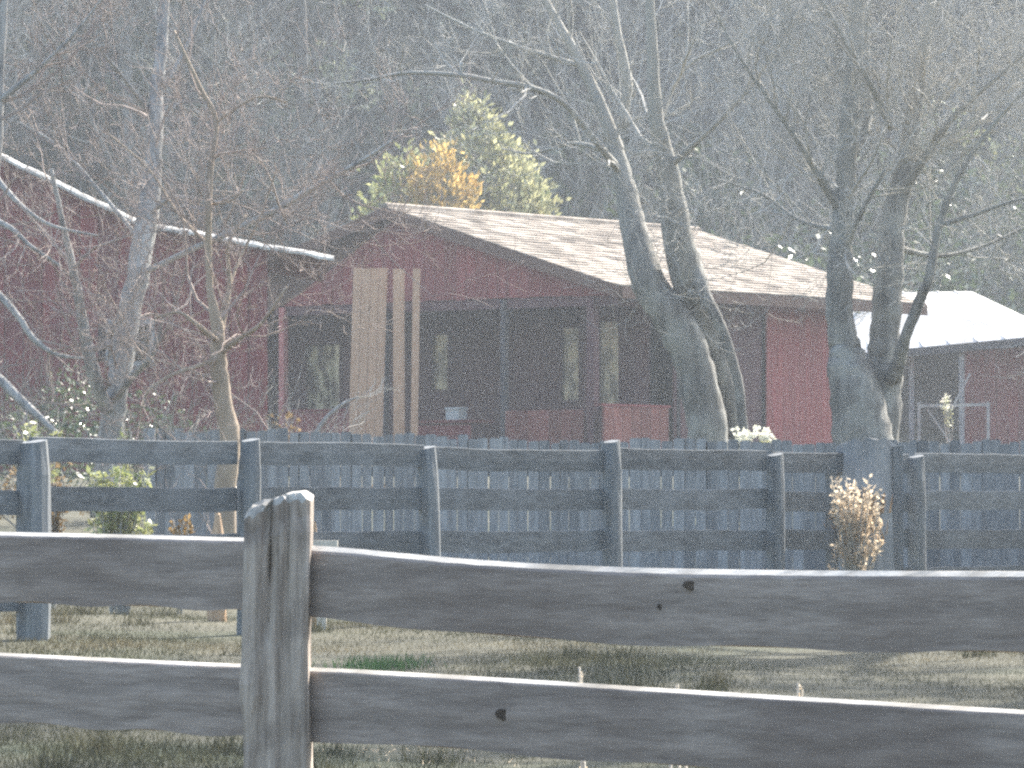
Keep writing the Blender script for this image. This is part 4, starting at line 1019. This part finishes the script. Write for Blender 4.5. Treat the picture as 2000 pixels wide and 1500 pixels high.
def plant(name, label, px, ybase, ytop, Y, wpx, leafm, seed, n, L, cat='plant', stemm='twig_grey', flower=None):
    rg = random.Random(seed); b = P(px, ybase, Y); s = Y / F; h = (ybase - ytop) * s; hw = wpx * s / 2
    gzz = gz(b.x, Y); root = thing(name, label, cat, Vector((b.x, Y, gzz))); st_ = MB(); lf = MB(); fl = MB()
    zt = b.z + h
    for k in range(n):
        e = Vector((b.x + rg.uniform(-1, 1) * hw, Y + rg.uniform(-1, 1) * hw * .7, b.z + h * rg.random() ** .7)); q = Vector((b.x + rg.uniform(-.3, .3) * hw, Y, gzz - .03))
        m_ = q.lerp(e, .6) + Vector((rg.gauss(0, .02), 0, .05))
        st_.tube([q, m_, e], [.006, .005, .003], 3)
        for j in range(16):
            f = rg.uniform(.0, 1); c = m_.lerp(e, f); d = Vector((rg.gauss(0, 1), rg.gauss(0, 1), rg.gauss(.3, .7))).normalized()
            lf.leaf(c, d, Vector((rg.gauss(0, 1), rg.gauss(0, 1), 1)).normalized(), L * rg.uniform(.6, 1.2), L * .5)
        if flower:
            for j in range(5):
                c = e + Vector((rg.gauss(0, .03), rg.gauss(0, .03), rg.gauss(0, .03)))
                for q2 in range(6):
                    d = Vector((rg.gauss(0, 1), rg.gauss(0, 1), rg.gauss(.4, .6))).normalized(); fl.leaf(c, d, Vector((0, -.3, 1)).cross(d).normalized() if abs(d.z) < .95 else Vector((1, 0, 0)), flower, flower * .7)
    part('stems', st_, stemm, root); part('foliage', lf, leafm, root)
    if flower: part('flowers', fl, 'petal', root, kind='stuff')
    return root
plant('green_bush', 'green and yellow leafy bush seen through the left bay of the rail fence', 235, 1045, 905, 33.0, 120, 'pale_green_leaf', 41, 60, .07, 'bush')
plant('dry_plant', 'tan dry weed showing through the left fence bay beside the green bush', 105, 1040, 925, 33.6, 40, 'dry_leaf', 42, 14, .06)
plant('dry_plant', 'brown dry weed between the green bush and the slim tan tree', 352, 1042, 1010, 33.4, 40, 'dry_leaf', 45, 10, .05)
plant('flowering_shrub', 'white flowering shrub poking over the pickets at the foot of the twin trunks', 1472, 866, 838, 40.0, 62, 'pale_green_leaf', 43, 9, .05, 'shrub', flower=.045)
plant('leafy_sprig', 'sunlit leafy shrub on the far left above the top fence rail', 80, 865, 818, 38.0, 95, 'pale_green_leaf', 44, 16, .07, 'shrub')
plant('leafy_sprig', 'small sunlit sprig at the foot of the leaning grey tree', 246, 875, 826, 38.5, 26, 'pale_green_leaf', 46, 7, .06, 'shrub')
plant('potted_flowers', 'pale flowers above the pen gate under the shed', 1855, 800, 775, 79.5, 70, 'pale_green_leaf', 47, 5, .05, 'flowers', flower=.04)
plant('torn_wood_stand_in', 'added backlit tan leaves in place of torn wood, in front of the broken stump', 1672, 1110, 925, 34.4, 100, 'tan_leaf_lit_patch', 51, 75, .05, 'plant')  # added leaves glow with backlight, standing in for bright torn wood
for (px, yt, yb, lab) in ((1133, 1300, 1345, 'pale dry weed stalk standing above the lower right rail, left of centre'), (1322, 1330, 1360, 'short pale weed tip touching the lower right rail near its middle'), (1562, 1318, 1372, 'slim pale weed stalk above the lower right rail, towards the right')):
    plant('weed_stalk', lab, px, yb, yt, 11.2, 14, 'tan_leaf_lit_patch', px, 3, .012, 'weed', 'dry_board')
p = P(790, 1280, 21.5)  # pale tan blades paint a pool of sun on the grass
o = blades(5200, lambda n: (p.x + npr.normal(0, .22, n), 21.5 + npr.normal(0, .9, n)), .01, .03, .003, .006, 'tan_leaf_lit_patch', 'painted_sun_patch', 'sunlit patch of grass painted as pale tan blades under the upper right rail', 1.2); o['category'] = 'light patch'
for (x, y, sc, t, lab) in ((-5.6, 50, .55, 0, 'dark bush before the barn wall behind the leftmost fence post'), (-4.6, 47, .5, 1, 'brown bush seen through the left fence bay'), (-3.7, 49, .6, 0, 'dark bush at the foot of the leaning grey tree'),
                           (-2.9, 46, .45, 0, 'dark low bush behind the slim tan tree'), (-4.9, 53, .6, 0, 'dark bush against the barn wall in the left fence bay'), (-6.3, 46, .5, 1, 'brown bush at the far left behind the rail fence'), (-2.2, 52, .5, 1, 'brown bush behind the pickets left of the planks')):
    tree_from(ever[t], 'bush', lab, 'bush', (x, y, gz(x, y)), x * 7, sc, None, ('stems', 'foliage'))
# rocks and scraps of wood seen past the post
def rock(px, py, Y, wpx, hpx, label, matn):
    s = Y / F; c = P(px, py, Y); rg = random.Random(px); m = MB(); rings = []; z0 = gz(c.x, Y) - .05
    top = c.z + hpx * s / 2
    for k in range(6):
        f = k / 5; r_ = wpx * s / 2 * (1 - .75 * f ** 3); ring = []
        for a in range(9):
            an = 2 * math.pi * a / 9; q = 1 + rg.uniform(-.14, .14); ring.append(Vector((c.x + math.cos(an) * r_ * q, Y + math.sin(an) * r_ * q, z0 + (top - z0) * f + rg.uniform(-.01, .01))))
        rings.append(ring)
    m.sweep(None, rings); o = link('log_end', m.mesh('log_end', matn, origin=(c.x, Y, z0)), None, (c.x, Y, z0)); tag(o, label, 'log'); return o
rock(425, 1022, 31.5, 40, 34, 'upright tan log end standing just left of the split post', 'torn_wood')
rock(614, 1033, 30.5, 26, 26, 'small orange log end peeping out right of the split post', 'torn_wood')
m = MB(); p = P(628, 1062, 30); m.box(p, (.2, .08, .04)); m.box(p + Vector((0, .02, -.3)), (.06, .05, .58)); o = link('sawn_stump', m.mesh('sawn_stump', 'dry_board', origin=p), None, p); tag(o, 'pale flat topped board stand just right of the split post', 'board')

# ------------------------------------------------------------------ haze
hz = MB(); hz.box((0, 90, 30), (300, 320, 64))
hm_ = bpy.data.materials.new('haze'); hm_.use_nodes = True; ht = hm_.node_tree
for n in list(ht.nodes): ht.nodes.remove(n)
pvn = ht.nodes.new('ShaderNodeVolumePrincipled'); pvn.inputs['Color'].default_value = (.78, .86, .96, 1); pvn.inputs['Density'].default_value = .00108; pvn.inputs['Anisotropy'].default_value = .5
ho_ = ht.nodes.new('ShaderNodeOutputMaterial'); ht.links.new(pvn.outputs[0], ho_.inputs['Volume'])
MATS['haze'] = hm_
o = link('haze', hz.mesh('haze', 'haze')); o['kind'] = 'stuff'
